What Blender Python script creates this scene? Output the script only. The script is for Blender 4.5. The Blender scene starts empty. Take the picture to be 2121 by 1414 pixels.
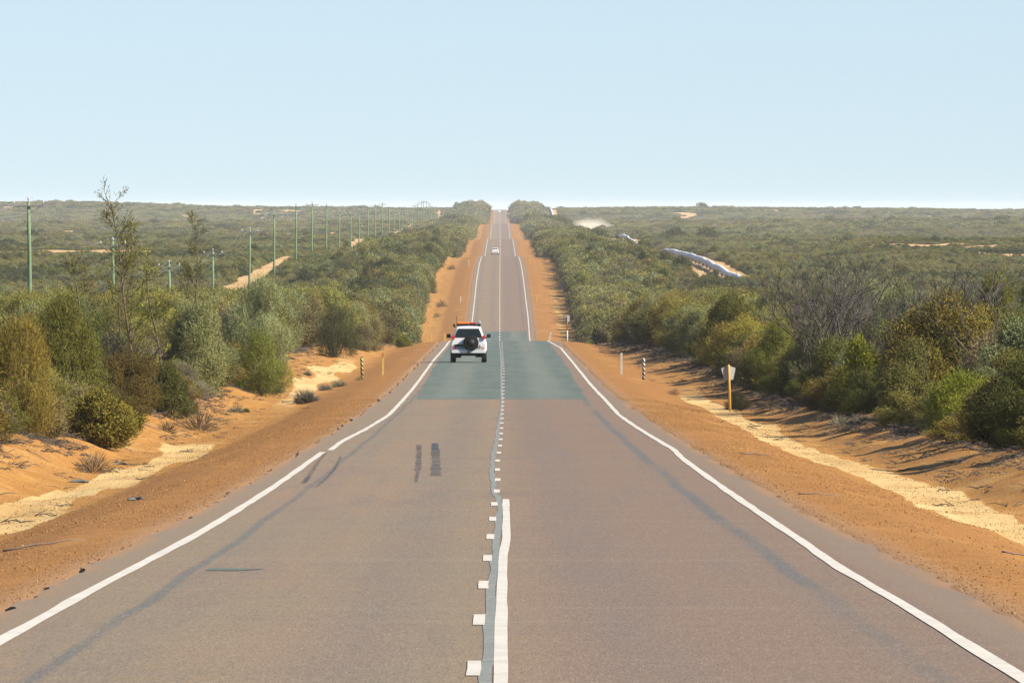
import bpy, bmesh, math, random
import numpy as np
from mathutils import Vector, Matrix

# ------------------------------------------------------------------ camera, world, sun, exposure
S = bpy.context.scene
COL = S.collection
CAMZ = 2.05                     # eye height above the road under the camera
F = 20300.0                     # focal length in pixels of the 2121 px wide photograph
cam = bpy.data.cameras.new('camera')
cam.sensor_width = 36.0
cam.lens = F * 36.0 / 2121.0
cam.clip_start = 1.0
cam.clip_end = 60000.0
camo = bpy.data.objects.new('camera', cam)
COL.objects.link(camo)
camo.location = (0, 0, CAMZ)
camo.rotation_euler = (math.pi / 2 - math.atan(277.0 / F), 0, -math.atan(24.5 / F))
S.camera = camo

SUN_EL, SUN_AZ = math.radians(37), math.radians(112)     # azimuth clockwise from +Y: right of and a little behind the camera
w = bpy.data.worlds.new('World')
S.world = w
w.use_nodes = True
wn = w.node_tree
sky = wn.nodes.new('ShaderNodeTexSky')
sky.sky_type = 'NISHITA'
sky.sun_disc = False
sky.sun_elevation = SUN_EL
sky.sun_rotation = SUN_AZ
sky.altitude = 300
sky.air_density = 1.0
sky.dust_density = 0.0
sky.ozone_density = 4.0
bg = wn.nodes['Background']
bg.inputs['Strength'].default_value = 0.056
tc = wn.nodes.new('ShaderNodeTexCoord'); vm = wn.nodes.new('ShaderNodeVectorMath'); vm.operation = 'MULTIPLY_ADD'
vm.inputs[1].default_value = (1, 1, 0.5); vm.inputs[2].default_value = (0, 0, 0.052)      # clear pale blue air right down to the horizon
wn.links.new(tc.outputs['Generated'], vm.inputs[0]); wn.links.new(vm.outputs[0], sky.inputs['Vector'])
wb = wn.nodes.new('ShaderNodeMix'); wb.data_type = 'RGBA'; wb.blend_type = 'MULTIPLY'; wb.inputs[0].default_value = 1.0
wb.inputs[7].default_value = (1.03, .965, 1.025, 1)      # white balance of the sky
wn.links.new(sky.outputs[0], wb.inputs[6]); wn.links.new(wb.outputs[2], bg.inputs[0])
sl = bpy.data.lights.new('sun', 'SUN')
sl.energy = 5.0
sl.angle = math.radians(0.5)
sl.color = (1.0, 0.92, 0.78)
so = bpy.data.objects.new('sun', sl)
COL.objects.link(so)
sd = Vector((math.sin(SUN_AZ) * math.cos(SUN_EL), math.cos(SUN_AZ) * math.cos(SUN_EL), math.sin(SUN_EL)))
so.rotation_euler = sd.to_track_quat('Z', 'Y').to_euler()
so.location = (60, 0, 60)
S.view_settings.view_transform = 'Standard'
S.view_settings.look = 'None'
S.view_settings.gamma = 1.0
S.view_settings.use_curve_mapping = False
S.view_settings.exposure = 1.29
S.cycles.use_denoising = True
S.cycles.denoising_prefilter = 'NONE'      # keep the fine grain of stone and leaf
S.cycles.max_bounces = 6
S.cycles.volume_bounces = 1
S.cycles.transparent_max_bounces = 8
rnd = random.Random(7)
R = np.random.default_rng(11)

# ------------------------------------------------------------------ helpers
def tag(o, label=None, cat=None, group=None, kind=None):
    if label: o['label'] = label
    if cat: o['category'] = cat
    if group: o['group'] = group
    if kind: o['kind'] = kind
    return o

def link(name, me, parent=None, loc=(0, 0, 0)):
    o = bpy.data.objects.new(name, me)
    COL.objects.link(o)
    o.location = loc
    if parent: o.parent = parent
    return o

def empty(name, loc, label, cat, group=None, rz=0.0):
    o = link(name, None, None, loc)
    o.empty_display_size = 0.2
    o.rotation_euler = (0, 0, rz)
    return tag(o, label, cat, group)

def mesh_np(name, V, Fc, mats, smooth=False, attrs=None, mi=None):
    """V (n,3); Fc (m,k) with equal sided faces"""
    V = np.asarray(V, np.float32); Fc = np.asarray(Fc, np.int32)
    me = bpy.data.meshes.new(name)
    m, k = Fc.shape
    me.vertices.add(len(V)); me.vertices.foreach_set('co', V.ravel())
    me.loops.add(m * k); me.loops.foreach_set('vertex_index', Fc.ravel())
    me.polygons.add(m)
    me.polygons.foreach_set('loop_start', np.arange(0, m * k, k, dtype=np.int32))
    me.polygons.foreach_set('loop_total', np.full(m, k, np.int32))
    if mi is not None: me.polygons.foreach_set('material_index', np.asarray(mi, np.int32))
    if smooth: me.polygons.foreach_set('use_smooth', np.ones(m, bool))
    for a, vals in (attrs or {}).items():
        vals = np.asarray(vals, np.float32)
        if vals.ndim == 2:
            at = me.attributes.new(a, 'FLOAT_VECTOR', 'POINT'); at.data.foreach_set('vector', vals.ravel())
        else:
            at = me.attributes.new(a, 'FLOAT', 'POINT'); at.data.foreach_set('value', vals)
    for mt in (mats if isinstance(mats, (list, tuple)) else [mats]): me.materials.append(mt)
    me.update(calc_edges=True)
    me.validate()
    return me

class MB:
    """collects primitives into one mesh"""
    def __init__(self): self.v = []; self.f = []
    def add(self, vs, fs):
        n = len(self.v); self.v += [tuple(p) for p in vs]; self.f += [tuple(i + n for i in f) for f in fs]; return self
    def box(self, c, s, rz=0.0, taper=1.0):
        vs = []
        for dz in (-1, 1):
            t = taper if dz > 0 else 1.0
            for dx, dy in ((-1, -1), (1, -1), (1, 1), (-1, 1)):
                x, y = dx * s[0] / 2 * t, dy * s[1] / 2 * t
                vs.append((c[0] + x * math.cos(rz) - y * math.sin(rz), c[1] + x * math.sin(rz) + y * math.cos(rz), c[2] + dz * s[2] / 2))
        return self.add(vs, [(3, 2, 1, 0), (4, 5, 6, 7), (0, 1, 5, 4), (1, 2, 6, 5), (2, 3, 7, 6), (3, 0, 4, 7)])
    def tube(self, pts, rad, n=6, cap=True):
        pts = [Vector(p) for p in pts]
        if not isinstance(rad, (list, tuple)): rad = [rad] * len(pts)
        vs = []; fs = []
        for i, p in enumerate(pts):
            d = (pts[min(i + 1, len(pts) - 1)] - pts[max(i - 1, 0)])
            d = d.normalized() if d.length > 1e-9 else Vector((0, 0, 1))
            a = Vector((1, 0, 0)) if abs(d.x) < 0.8 else Vector((0, 1, 0))
            u = d.cross(a).normalized(); q = d.cross(u)
            for k in range(n):
                t = 2 * math.pi * k / n
                vs.append(p + (u * math.cos(t) + q * math.sin(t)) * rad[i])
        for i in range(len(pts) - 1):
            for k in range(n):
                fs.append((i * n + k, i * n + (k + 1) % n, (i + 1) * n + (k + 1) % n, (i + 1) * n + k))
        if cap:
            fs.append(tuple(range(n - 1, -1, -1))); fs.append(tuple((len(pts) - 1) * n + k for k in range(n)))
        return self.add(vs, fs)
    def lathe(self, prof, axis='x', c=(0, 0, 0), n=24):
        """prof: list of (along, radius)"""
        vs = []; fs = []
        for a, r in prof:
            for k in range(n):
                t = 2 * math.pi * k / n
                y, z = r * math.cos(t), r * math.sin(t)
                p = (a, y, z) if axis == 'x' else ((y, a, z) if axis == 'y' else (y, z, a))
                vs.append((c[0] + p[0], c[1] + p[1], c[2] + p[2]))
        for i in range(len(prof) - 1):
            for k in range(n):
                fs.append((i * n + k, i * n + (k + 1) % n, (i + 1) * n + (k + 1) % n, (i + 1) * n + k))
        fs.append(tuple(range(n))); fs.append(tuple((len(prof) - 1) * n + k for k in range(n - 1, -1, -1)))
        return self.add(vs, fs)
    def prism(self, poly, y0, y1):
        """poly of (x,z) extruded along y"""
        n = len(poly)
        vs = [(x, y0, z) for x, z in poly] + [(x, y1, z) for x, z in poly]
        fs = [tuple(range(n)), tuple(range(2 * n - 1, n - 1, -1))] + [(i, i + n, (i + 1) % n + n, (i + 1) % n) for i in range(n)]
        return self.add(vs, fs)
    def mesh(self, name, mat, smooth=False, bevel=0.0):
        bm = bmesh.new()
        vv = [bm.verts.new(p) for p in self.v]
        for f in self.f:
            try: bm.faces.new([vv[i] for i in f])
            except ValueError: pass
        bmesh.ops.recalc_face_normals(bm, faces=bm.faces)
        if bevel:
            ed = [e for e in bm.edges if e.calc_face_angle(0) > 0.5]
            bmesh.ops.bevel(bm, geom=ed, offset=bevel, segments=2, affect='EDGES', profile=0.6)
        me = bpy.data.meshes.new(name)
        bm.to_mesh(me); bm.free()
        if smooth: me.polygons.foreach_set('use_smooth', np.ones(len(me.polygons), bool))
        me.materials.append(mat)
        return me
    def build(self, name, mat, parent=None, smooth=False, bevel=0.0, loc=(0, 0, 0)):
        return link(name, self.mesh(name, mat, smooth, bevel), parent, loc)

def copy_tree(o, parent=None):
    c = o.copy(); COL.objects.link(c)
    if parent: c.parent = parent
    for ch in list(o.children): copy_tree(ch, c)
    return c

# ------------------------------------------------------------------ node material helper
class Mat:
    def __init__(self, name):
        self.m = bpy.data.materials.new(name); self.m.use_nodes = True
        self.t = self.m.node_tree; self.p = self.t.nodes['Principled BSDF']; self.out = self.t.nodes['Material Output']
    def n(self, typ, **kw):
        nd = self.t.nodes.new(typ)
        for k, v in kw.items(): setattr(nd, k, v)
        return nd
    def put(self, sock, v):
        if isinstance(v, bpy.types.NodeSocket): self.t.links.new(v, sock)
        elif v is not None:
            try: sock.default_value = v
            except Exception: sock.default_value = tuple(v) + (1.0,)
    def math(self, op, a, b=None, c=None, clamp=False):
        nd = self.n('ShaderNodeMath', operation=op, use_clamp=clamp)
        self.put(nd.inputs[0], a); self.put(nd.inputs[1], b); self.put(nd.inputs[2], c)
        return nd.outputs[0]
    def mix(self, f, a, b, blend='MIX'):
        nd = self.n('ShaderNodeMix', data_type='RGBA', blend_type=blend)
        self.put(nd.inputs[0], f); self.put(nd.inputs[6], a); self.put(nd.inputs[7], b)
        return nd.outputs[2]
    def noise(self, vec, scale, detail=4.0, rough=0.55):
        nd = self.n('ShaderNodeTexNoise')
        self.put(nd.inputs['Vector'], vec); nd.inputs['Scale'].default_value = scale
        nd.inputs['Detail'].default_value = detail; nd.inputs['Roughness'].default_value = rough
        return nd.outputs['Fac']
    def step(self, x, a, b):
        nd = self.n('ShaderNodeMapRange', interpolation_type='SMOOTHSTEP')
        self.put(nd.inputs['Value'], x); self.put(nd.inputs['From Min'], a); self.put(nd.inputs['From Max'], b)
        return nd.outputs['Result']
    def coord(self):
        return self.n('ShaderNodeTexCoord').outputs['Object']
    def xyz(self, v):
        nd = self.n('ShaderNodeSeparateXYZ'); self.put(nd.inputs[0], v); return nd.outputs
    def scale(self, v, s):
        nd = self.n('ShaderNodeMapping'); self.put(nd.inputs['Vector'], v); nd.inputs['Scale'].default_value = s; return nd.outputs[0]
    def attr(self, name):
        return self.n('ShaderNodeAttribute', attribute_name=name).outputs['Fac']
    def bump(self, h, strength, dist):
        nd = self.n('ShaderNodeBump'); self.put(nd.inputs['Height'], h)
        nd.inputs['Strength'].default_value = strength; nd.inputs['Distance'].default_value = dist
        self.put(self.p.inputs['Normal'], nd.outputs[0])
    def end(self, col, rough=0.8, spec=0.3, metal=0.0):
        self.put(self.p.inputs['Base Color'], col); self.put(self.p.inputs['Roughness'], rough)
        self.p.inputs['Specular IOR Level'].default_value = spec; self.p.inputs['Metallic'].default_value = metal
        return self.m

def simple(name, col, rough=0.6, spec=0.3, metal=0.0, var=0.12, scale=6.0, dirt=None):
    a = Mat(name); co = a.coord()
    nz = a.noise(co, scale, 5.0)
    c = a.mix(nz, tuple(x * (1 - var) for x in col), tuple(min(1, x * (1 + var)) for x in col))
    if dirt:
        c = a.mix(a.math('MULTIPLY', a.step(a.noise(co, scale * 0.6, 6.0, 0.7), 0.48, 0.7), dirt[1]), c, dirt[0])
    return a.end(c, rough, spec, metal)

# ------------------------------------------------------------------ terrain functions
PZ = np.array([-200, -60, 0, 40, 71.3, 112.8, 149, 200, 233, 270, 333.6, 388, 440, 497, 560, 620, 683, 730, 790, 860, 950, 1040, 1100, 1155, 1231, 1340, 1450, 1550, 1643, 1760,
               1877, 1940, 2020, 2120, 2200, 2274, 2400, 2600, 2775, 2880, 3000, 3150, 3330, 3470, 3580, 3750, 3980, 4306, 4500, 4700, 4950, 5300, 5600, 5800, 5950, 6100, 6250,
               6450, 6650, 6850, 7200, 8000, 9500, 12000, 17000], float)
PE = np.array([1.0, -1.12, -2.05, -2.67, -3.154, -3.806, -4.33, -4.99, -5.40, -5.83, -6.51, -7.02, -7.43, -7.86, -8.35, -8.82, -9.29, -10.05, -11.4, -13.2, -15.2, -16.2, -15.95, -15.15, -13.95, -12.55, -11.0, -10.1, -9.55, -9.32,
               -9.34, -9.75, -10.65, -11.45, -11.5, -11.1, -10.3, -9.45, -8.9, -9.35, -10.3, -11.6, -12.1, -11.8, -11.1, -9.9, -8.5, -7.2, -7.35, -8.6, -10.7, -12.2, -11.6, -10.5, -9.0, -7.2, -4.9,
               -2.0, -1.5, -1.9, -4.0, -8.0, -6.0, -5.0, -5.0], float)
def _slopes():
    d = np.diff(PE) / np.diff(PZ); m = np.zeros(len(PZ)); m[0] = d[0]; m[-1] = d[-1]
    h = np.diff(PZ)
    m[1:-1] = (d[:-1] * h[1:] + d[1:] * h[:-1]) / (h[1:] + h[:-1])
    return m
PM = _slopes()
def profile0(y):
    y = np.clip(np.asarray(y, float), PZ[0], PZ[-1])
    i = np.clip(np.searchsorted(PZ, y, side='right') - 1, 0, len(PZ) - 2)
    h = PZ[i + 1] - PZ[i]; t = (y - PZ[i]) / h
    return ((2 * t**3 - 3 * t**2 + 1) * PE[i] + (t**3 - 2 * t**2 + t) * h * PM[i] + (-2 * t**3 + 3 * t**2) * PE[i + 1] + (t**3 - t**2) * h * PM[i + 1]) + CAMZ
ROWS = np.concatenate([np.arange(-60, 340, 1.0), np.arange(340, 700, 2.0), np.arange(700, 2000, 5.0), np.arange(2000, 7000, 10.0), np.arange(7000, 16001, 100.0)])
ROWZ = profile0(ROWS)
def road_z(y): return np.interp(y, ROWS, ROWZ)

def sstep(x, a, b):
    t = np.clip((np.asarray(x, float) - a) / (b - a), 0, 1); return t * t * (3 - 2 * t)

def vnoise(x, y, seed=0):
    """smooth value noise"""
    x = np.asarray(x, float); y = np.asarray(y, float)
    xi = np.floor(x).astype(np.int64); yi = np.floor(y).astype(np.int64)
    fx = x - xi; fy = y - yi; fx = fx * fx * (3 - 2 * fx); fy = fy * fy * (3 - 2 * fy)
    def hsh(a, b):
        h = (a * 374761393 + b * 668265263 + seed * 1442695041) & 0x7fffffff
        h = ((h ^ (h >> 13)) * 1274126177) & 0x7fffffff
        return ((h ^ (h >> 16)) & 0xffff) / 65535.0
    return (hsh(xi, yi) * (1 - fx) + hsh(xi + 1, yi) * fx) * (1 - fy) + (hsh(xi, yi + 1) * (1 - fx) + hsh(xi + 1, yi + 1) * fx) * fy

CSX = [0, 3.75, 3.95, 4.15, 5.4, 6.6, 7.3, 8.6, 9.4, 10.3, 12, 22, 45, 5000]
CSR = [-.15, -.15, -.10, -.025, -.10, -.36, -.52, -.54, -.36, -.12, .18, .30, 0, 0]
CSM = [-.15, -.15, -.10, -.025, -.10, -.28, -.28, .02, .20, .40, .52, .40, 0, 0]
CSL = [-.15, -.15, -.10, -.025, -.12, -.40, -.60, -.66, -.50, -.12, .28, .25, 0, 0]
def ground_z(x, y):
    x = np.asarray(x, float); y = np.asarray(y, float); ax = np.abs(x)
    cs = np.where(x > 0, np.interp(ax, CSX, CSR), np.interp(ax, CSX, CSL))
    k = 1.0 - 0.45 * sstep(y, 300, 520)
    hump = sstep(y, 330, 470) * sstep(y, 720, 640) * np.where(x < 0, 1.0, .8)
    cs = cs * (1 - hump) + np.interp(ax, CSX, CSM) * hump / np.maximum(k, .5)
    bed = ax < 4.15
    cs = np.where(bed, cs, -.025 + (cs + .025) * k)
    z = road_z(y) + cs
    off = sstep(ax, 4.6, 6.5)
    z = z + off * (vnoise(x * 1.3, y * .35, 3) - .5) * .16 * sstep(ax, 5, 9) + off * (vnoise(x * 2.7, y * .9, 8) - .5) * .07 * sstep(ax, 6.5, 9)
    z = z + off * (vnoise(x * .35, y * .06, 4) - .5) * .22 * sstep(ax, 7, 10)
    hl = sstep(ax, 30, 140)
    z = z + hl * ((vnoise(x / 90, y / 260, 5) - .5) * 2.2 + (vnoise(x / 300, y / 900, 6) - .5) * 3.0)
    z = z + 1.7 * sstep(-x, 44, 60) * sstep(x, -150, -118) * np.exp(-((y - 1830) / 150.0)**2)
    z = z + 3.0 * sstep(x, 55, 75) * np.exp(-((y - 1900) / 190.0)**2)
    z = z + sstep(-x, 60, 330) * 2.6 * sstep(y, 4800, 6500)
    return z

def Zy(yi, lo=30.0, hi=683.0):
    """distance along the road at which the road projects to photo row yi (first slope)"""
    for _ in range(60):
        m = (lo + hi) / 2
        if 430 + (CAMZ - float(road_z(m))) * F / m > yi: lo = m
        else: hi = m
    return (lo + hi) / 2
def X(xi, Y): return (xi - 1036.0) / F * Y
def gz(x, y): return float(ground_z(x, y))

def edge_l(y): return np.interp(y, [0, 200, 330, 450, 500, 570, 640, 683, 1170, 1900, 6600], [10.6, 10.4, 10.4, 10.8, 11.2, 11.2, 9.6, 8.2, 10.2, 10.5, 11])
def edge_r(y): return np.interp(y, [0, 205, 330, 450, 520, 600, 683, 1170, 1900, 6600], [10.8, 10.4, 9.8, 9.6, 9.7, 9.2, 8.4, 9.6, 10.0, 11])

# ------------------------------------------------------------------ materials of the setting
def make_ground_mat():
    a = Mat('ground_soil'); co = a.coord(); x, y, z = a.xyz(co)
    n1 = a.noise(co, 0.35, 5); n2 = a.noise(co, 2.2, 5, .6); grain = a.noise(a.scale(co, (1, .14, 1)), 26, 3, .75); grain2 = a.noise(a.scale(co, (1, .10, 1)), 60, 2, .7)
    grav = a.mix(a.step(n2, .3, .7), (.2568, .1244, .0353), (.2008, .0911, .0251))
    grav = a.mix(a.math('MULTIPLY', a.step(grain, .5, .70), .80), grav, (.1169, .0438, .0129))
    grav = a.mix(a.math('MULTIPLY', a.step(grain2, .58, .75), .6), grav, (.3858, .2221, .0877))
    streak = a.noise(a.scale(co, (.5, .06, 1)), 1.3, 5, .6)
    grav = a.mix(a.math('MULTIPLY', a.step(streak, .52, .72), .5), grav, (.3215, .1637, .0497))
    bank = a.mix(a.step(n2, .3, .7), (.2923, .1492, .0386), (.228, .1036, .0247))
    bank = a.mix(a.math('MULTIPLY', a.step(grain, .52, .74), .5), bank, (.1286, .0585, .0234))
    bank = a.mix(a.math('MULTIPLY', a.step(n1, .52, .68), .40), bank, (.3625, .228, .0877))
    ax = a.math('ABSOLUTE', x)
    wob = a.math('MULTIPLY', a.math('SUBTRACT', n2, .5), 1.6)
    c = a.mix(a.step(a.math('ADD', ax, wob), 6.6, 7.4), grav, bank)
    pale = a.math('ADD', a.attr('pale'), a.math('MULTIPLY', a.math('SUBTRACT', n2, .5), .5))
    sand = a.mix(a.step(a.noise(a.scale(co, (.4, .08, 1)), 1.7, 5, .6), .35, .7), (.4326, .304, .1315), (.3508, .2192, .0818))
    sand = a.mix(a.math('MULTIPLY', a.step(grain, .55, .75), .25), sand, (.2455, .1462, .0585))
    c = a.mix(a.step(pale, .42, .62), c, sand)
    heath = a.mix(a.step(n1, .4, .62), (.2105, .1462, .0643), (.1403, .1052, .0438))
    c = a.mix(a.step(a.math('ADD', a.attr('heath'), a.math('MULTIPLY', a.math('SUBTRACT', n2, .5), .6)), .4, .65), c, heath)
    bare = a.mix(a.step(a.noise(co, .08, 5, .6), .4, .65), (.3858, .2572, .1169), (.3215, .1871, .0818))
    c = a.mix(a.step(a.math('ADD', a.attr('bare'), a.math('MULTIPLY', a.math('SUBTRACT', a.noise(co, .12, 4), .5), .8)), .4, .6), c, bare)
    dust = a.math('MULTIPLY', a.step(ax, 4.75, 4.1), .55)       # seal grit thrown on the first half metre
    c = a.mix(dust, c, (.2105, .1403, .0877))
    a.bump(a.math('ADD', grain, a.math('MULTIPLY', n2, 1.5)), .55, .05)
    return a.end(c, .95, .1)

def make_road_mat():
    a = Mat('chip_seal'); co = a.coord(); x, y, z = a.xyz(co)
    lng = a.scale(co, (1, .02, 1))
    nb = a.noise(a.scale(co, (.5, .03, 1)), 1.0, 4); nl = a.noise(lng, 2.2, 5, .6); g = a.noise(co, 45, 3, .75); nm = a.noise(a.scale(co, (1, .12, 1)), 1.1, 5, .6)
    c = a.mix(a.step(nb, .36, .64), (.1765, .1182, .0704), (.1591, .12, .0704))
    right = a.step(x, -.3, .8)
    c = a.mix(a.math('MULTIPLY', right, .75), c, (.1409, .088, .0575))
    c = a.mix(a.math('MULTIPLY', a.step(nl, .5, .72), .35), c, (.1081, .0892, .0784))
    ax = a.math('ABSOLUTE', x)
    # worn wheel paths, paler dusty crown and edges
    for cx, wd, amt in ((1.0, .46, .46), (2.75, .30, .22)):
        d = a.math('ABSOLUTE', a.math('SUBTRACT', ax, cx))
        c = a.mix(a.math('MULTIPLY', a.step(d, wd * 1.6, .05), a.math('MULTIPLY', nm, amt * 1.7)), c, (.1108, .0908, .0767))
    # bleeding binder seams left by the seal run, wandering along the outer wheel path
    wig = a.math('MULTIPLY', a.math('SUBTRACT', a.noise(a.scale(co, (.0, .05, 0)), 1.0, 3), .5), .22)
    for cx, wd, amt in ((2.82, .150, .78), (-3.0, .090, .70)):
        d = a.math('ABSOLUTE', a.math('ADD', a.math('SUBTRACT', x, cx), wig))
        d = a.math('ADD', d, a.math('MULTIPLY', a.math('SUBTRACT', a.noise(co, 7, 4, .7), .5), .10))
        br = a.step(a.noise(a.scale(co, (.2, .03, 1)), 1.0, 3), .30, .52)
        c = a.mix(a.math('MULTIPLY', a.math('MULTIPLY', a.step(d, wd, wd * .2), br), amt), c, (.0621, .0729, .0729))
    fl = a.noise(a.scale(co, (1, .05, 1)), 22, 3, .7)              # worn stone showing as fine lengthwise fleck
    c = a.mix(a.math('MULTIPLY', a.step(fl, .5, .75), .35), c, (.0865, .0675, .054))
    c = a.mix(a.math('MULTIPLY', a.step(fl, .45, .25), .30), c, (.2378, .1837, .1405))
    bl = a.noise(a.scale(co, (.35, .045, 1)), 1.6, 6, .65)
    c = a.mix(a.math('MULTIPLY', a.step(bl, .52, .72), .45), c, (.1216, .0838, .0675))
    tv = a.noise(a.scale(co, (.10, .55, 1)), 1.0, 5, .7)
    c = a.mix(a.math('MULTIPLY', a.step(tv, .52, .72), .30), c, (.115, .090, .074))
    c = a.mix(a.math('MULTIPLY', a.step(tv, .46, .28), .22), c, (.205, .165, .115))
    gr = a.noise(a.scale(co, (1, .055, 1)), 62, 2, .8)
    c = a.mix(a.math('MULTIPLY', a.step(gr, .52, .70), .55), c, (.0638, .0495, .0413))
    c = a.mix(a.math('MULTIPLY', a.step(gr, .47, .30), .45), c, (.2552, .2026, .1539))
    edge = a.step(ax, 3.45, 3.75)
    c = a.mix(a.math('MULTIPLY', edge, .6), c, (.1621, .118, .0779))
    c = a.mix(a.math('MULTIPLY', a.step(ax, 3.85, 4.1), a.step(nm, .35, .6)), c, (.227, .1243, .054))
    c = a.mix(a.math('MULTIPLY', a.step(g, .52, .72), .40), c, (.0702, .054, .0459))
    c = a.mix(a.math('MULTIPLY', a.step(g, .45, .28), .30), c, (.2702, .2215, .1783))
    a.bump(g, .5, .02)
    return a.end(c, .85, .25)

M_ground = make_ground_mat()
M_road = make_road_mat()
def paint_mat(name, col, wear, under):
    a = Mat(name); co = a.coord()
    n = a.noise(co, 9, 6, .7); g = a.noise(co, 50, 3, .7)
    c = a.mix(a.step(a.noise(co, 1.2, 4), .3, .7), col, tuple(q * .86 for q in col))
    c = a.mix(a.math('MULTIPLY', a.step(a.math('ADD', n, a.math('MULTIPLY', g, .35)), .80 - wear, .95 - wear * .6), .7), c, under)
    a.bump(g, .4, .01)
    return a.end(c, .6, .3)
M_line = paint_mat('line_paint', (.450, .412, .345), .10, (.24, .195, .15))
M_strip = paint_mat('blacked_out_line', (.185, .187, .155), .20, (.075, .07, .06))
def make_patch_mat():
    a = Mat('patch_seal'); co = a.coord(); x, y, z = a.xyz(co)
    n = a.noise(a.scale(co, (1, .05, 1)), 1.2, 6, .65); fl = a.noise(a.scale(co, (1, .06, 1)), 18, 3, .7)
    c = a.mix(a.step(n, .32, .7), (.0837, .1027, .0814), (.0642, .0807, .0677))
    d = a.math('ABSOLUTE', a.math('SUBTRACT', a.math('ABSOLUTE', x), 1.75))
    c = a.mix(a.math('MULTIPLY', a.step(d, .9, .2), .30), c, (.152, .1578, .1228))
    c = a.mix(a.math('MULTIPLY', a.step(fl, .48, .74), .4), c, (.0585, .0702, .0614))
    c = a.mix(a.math('MULTIPLY', a.step(a.noise(co, 1.3, 6, .7), .54, .72), .45), c, (.1578, .1257, .0935))
    return a.end(c, .85, .2)
M_patch = make_patch_mat()
M_skid = paint_mat('rubber_mark', (.0435, .0411, .0395), .18, (.1027, .0869, .0751))

# ------------------------------------------------------------------ ground sheet
def bare_at(x, y):
    """sandy tracks and clearings in the heath"""
    x = np.asarray(x, float); y = np.asarray(y, float)
    b = np.zeros(np.broadcast(x, y).shape)
    far = sstep(y, 900, 1100)
    wv = 1.2 * np.sin(y / 140.0); pf = sstep(y, 1408, 1440)
    b = np.maximum(b, far * sstep(np.abs(x + 38.3 + wv), 3.0, 1.6))                    # service track under the poles
    b = np.maximum(b, pf * sstep(np.abs(x - 36.3 - wv * .2), 2.6, 1.5))               # track along the pipeline
    b = np.maximum(b, pf * sstep(np.abs(x - 30.4 - wv * .2), 1.9, .8) * .85 * (vnoise(y / 45, x * 0, 77) > .35))
    b = np.maximum(b, pf * sstep(np.abs(x - 33.4), 1.6, .8) * .75)
    b = np.maximum(b, sstep(y, 1425, 1450) * sstep(y, 1960, 1900) * sstep(np.abs(x - 31.6), 3.0, 2.4))
    b = np.maximum(b, sstep(y, 2380, 2440) * sstep(y, 2880, 2800) * sstep(np.abs(x - 33.5), 4.6, 3.6))
    def blob(cx, cy, rx, ry, amp=1.0):
        d = np.sqrt(((x - cx) / rx)**2 + ((y - cy) / ry)**2)
        return amp * sstep(d, 1.15, .7)
    b = np.maximum(b, blob(-82, 1800, 28, 60, .85) * (vnoise(x / 5, y / 14, 21) > .36))
    b = np.maximum(b, blob(88, 1850, 26, 70, .75) * (vnoise(x / 5, y / 14, 23) > .45))
    b = np.maximum(b, blob(-153, 4200, 16, 40)); b = np.maximum(b, blob(-137, 6270, 12, 60)); b = np.maximum(b, blob(-150, 6140, 9, 35))
    b = np.maximum(b, blob(118, 6250, 9, 70)); b = np.maximum(b, blob(133, 4170, 11, 30))
    b = np.maximum(b, blob(-24, 2650, 9, 45, .7)); b = np.maximum(b, blob(-36, 4230, 8, 60))
    b = np.maximum(b, blob(31, 6300, 8, 170))
    st = vnoise(x / 15.0, y / 170.0, 25) * .75 + vnoise(x / 5.0, y / 60.0, 26) * .25
    b = np.maximum(b, sstep(np.abs(x), 42, 60) * sstep(y, 1300, 1500) * sstep(st, .74, .82) * .8)
    return b

xs_near = np.concatenate([np.arange(0, 3.6, .9), np.arange(3.6, 5.2, .2), np.arange(5.2, 12.4, .24), np.arange(12.8, 24, .8), np.arange(24, 29, 1.25), np.arange(29, 44, .75),
                          np.arange(44, 62, 2), np.arange(62, 170, 3), np.array([175, 185, 200, 220, 250, 290, 340, 400, 480, 600, 800, 1100, 1600, 2300, 3200])])
xs = np.concatenate([-xs_near[:0:-1], xs_near])
GX, GY = np.meshgrid(xs, ROWS)
GZ = ground_z(GX, GY)
nx, ny = len(xs), len(ROWS)
idx = np.arange(nx * ny).reshape(ny, nx)
quads = np.stack([idx[:-1, :-1], idx[:-1, 1:], idx[1:, 1:], idx[1:, :-1]], -1).reshape(-1, 4)
AX = np.abs(GX)
wob = (vnoise(GY * .05, GX * .2, 9) - .5) * .9
pR = sstep(AX + wob, 6.95, 7.2) * sstep(AX + wob, 8.35, 8.0) * np.interp(GY, [0, 300, 345, 390, 430, 800, 1150, 1300, 1700, 2000, 9000], [1, 1, .95, .45, .3, .2, .45, .5, .3, .15, .1])
pL = sstep(AX + wob, 7.3, 7.6) * sstep(AX + wob, 8.9, 8.5) * np.interp(GY, [0, 150, 225, 255, 275, 330, 400, 470, 560, 700, 1150, 1700, 2000, 9000], [1, 1, 1, .8, .2, .3, .75, .8, .3, .2, .42, .40, .2, .1])
pale = np.where(GX > 0, pR, pL)
EDG = np.where(GX > 0, edge_r(GY), edge_l(GY))
heath = sstep(AX, EDG + .3, EDG + 2.2)
bare = bare_at(GX, GY)
g_me = mesh_np('ground', np.stack([GX, GY, GZ], -1).reshape(-1, 3), quads, M_ground, True,
               {'pale': pale.ravel(), 'heath': heath.ravel(), 'bare': bare.ravel()})
tag(link('ground', g_me), 'orange gravel verges, sandy drains and heath ground either side of the road', 'ground', None, 'structure')

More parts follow.
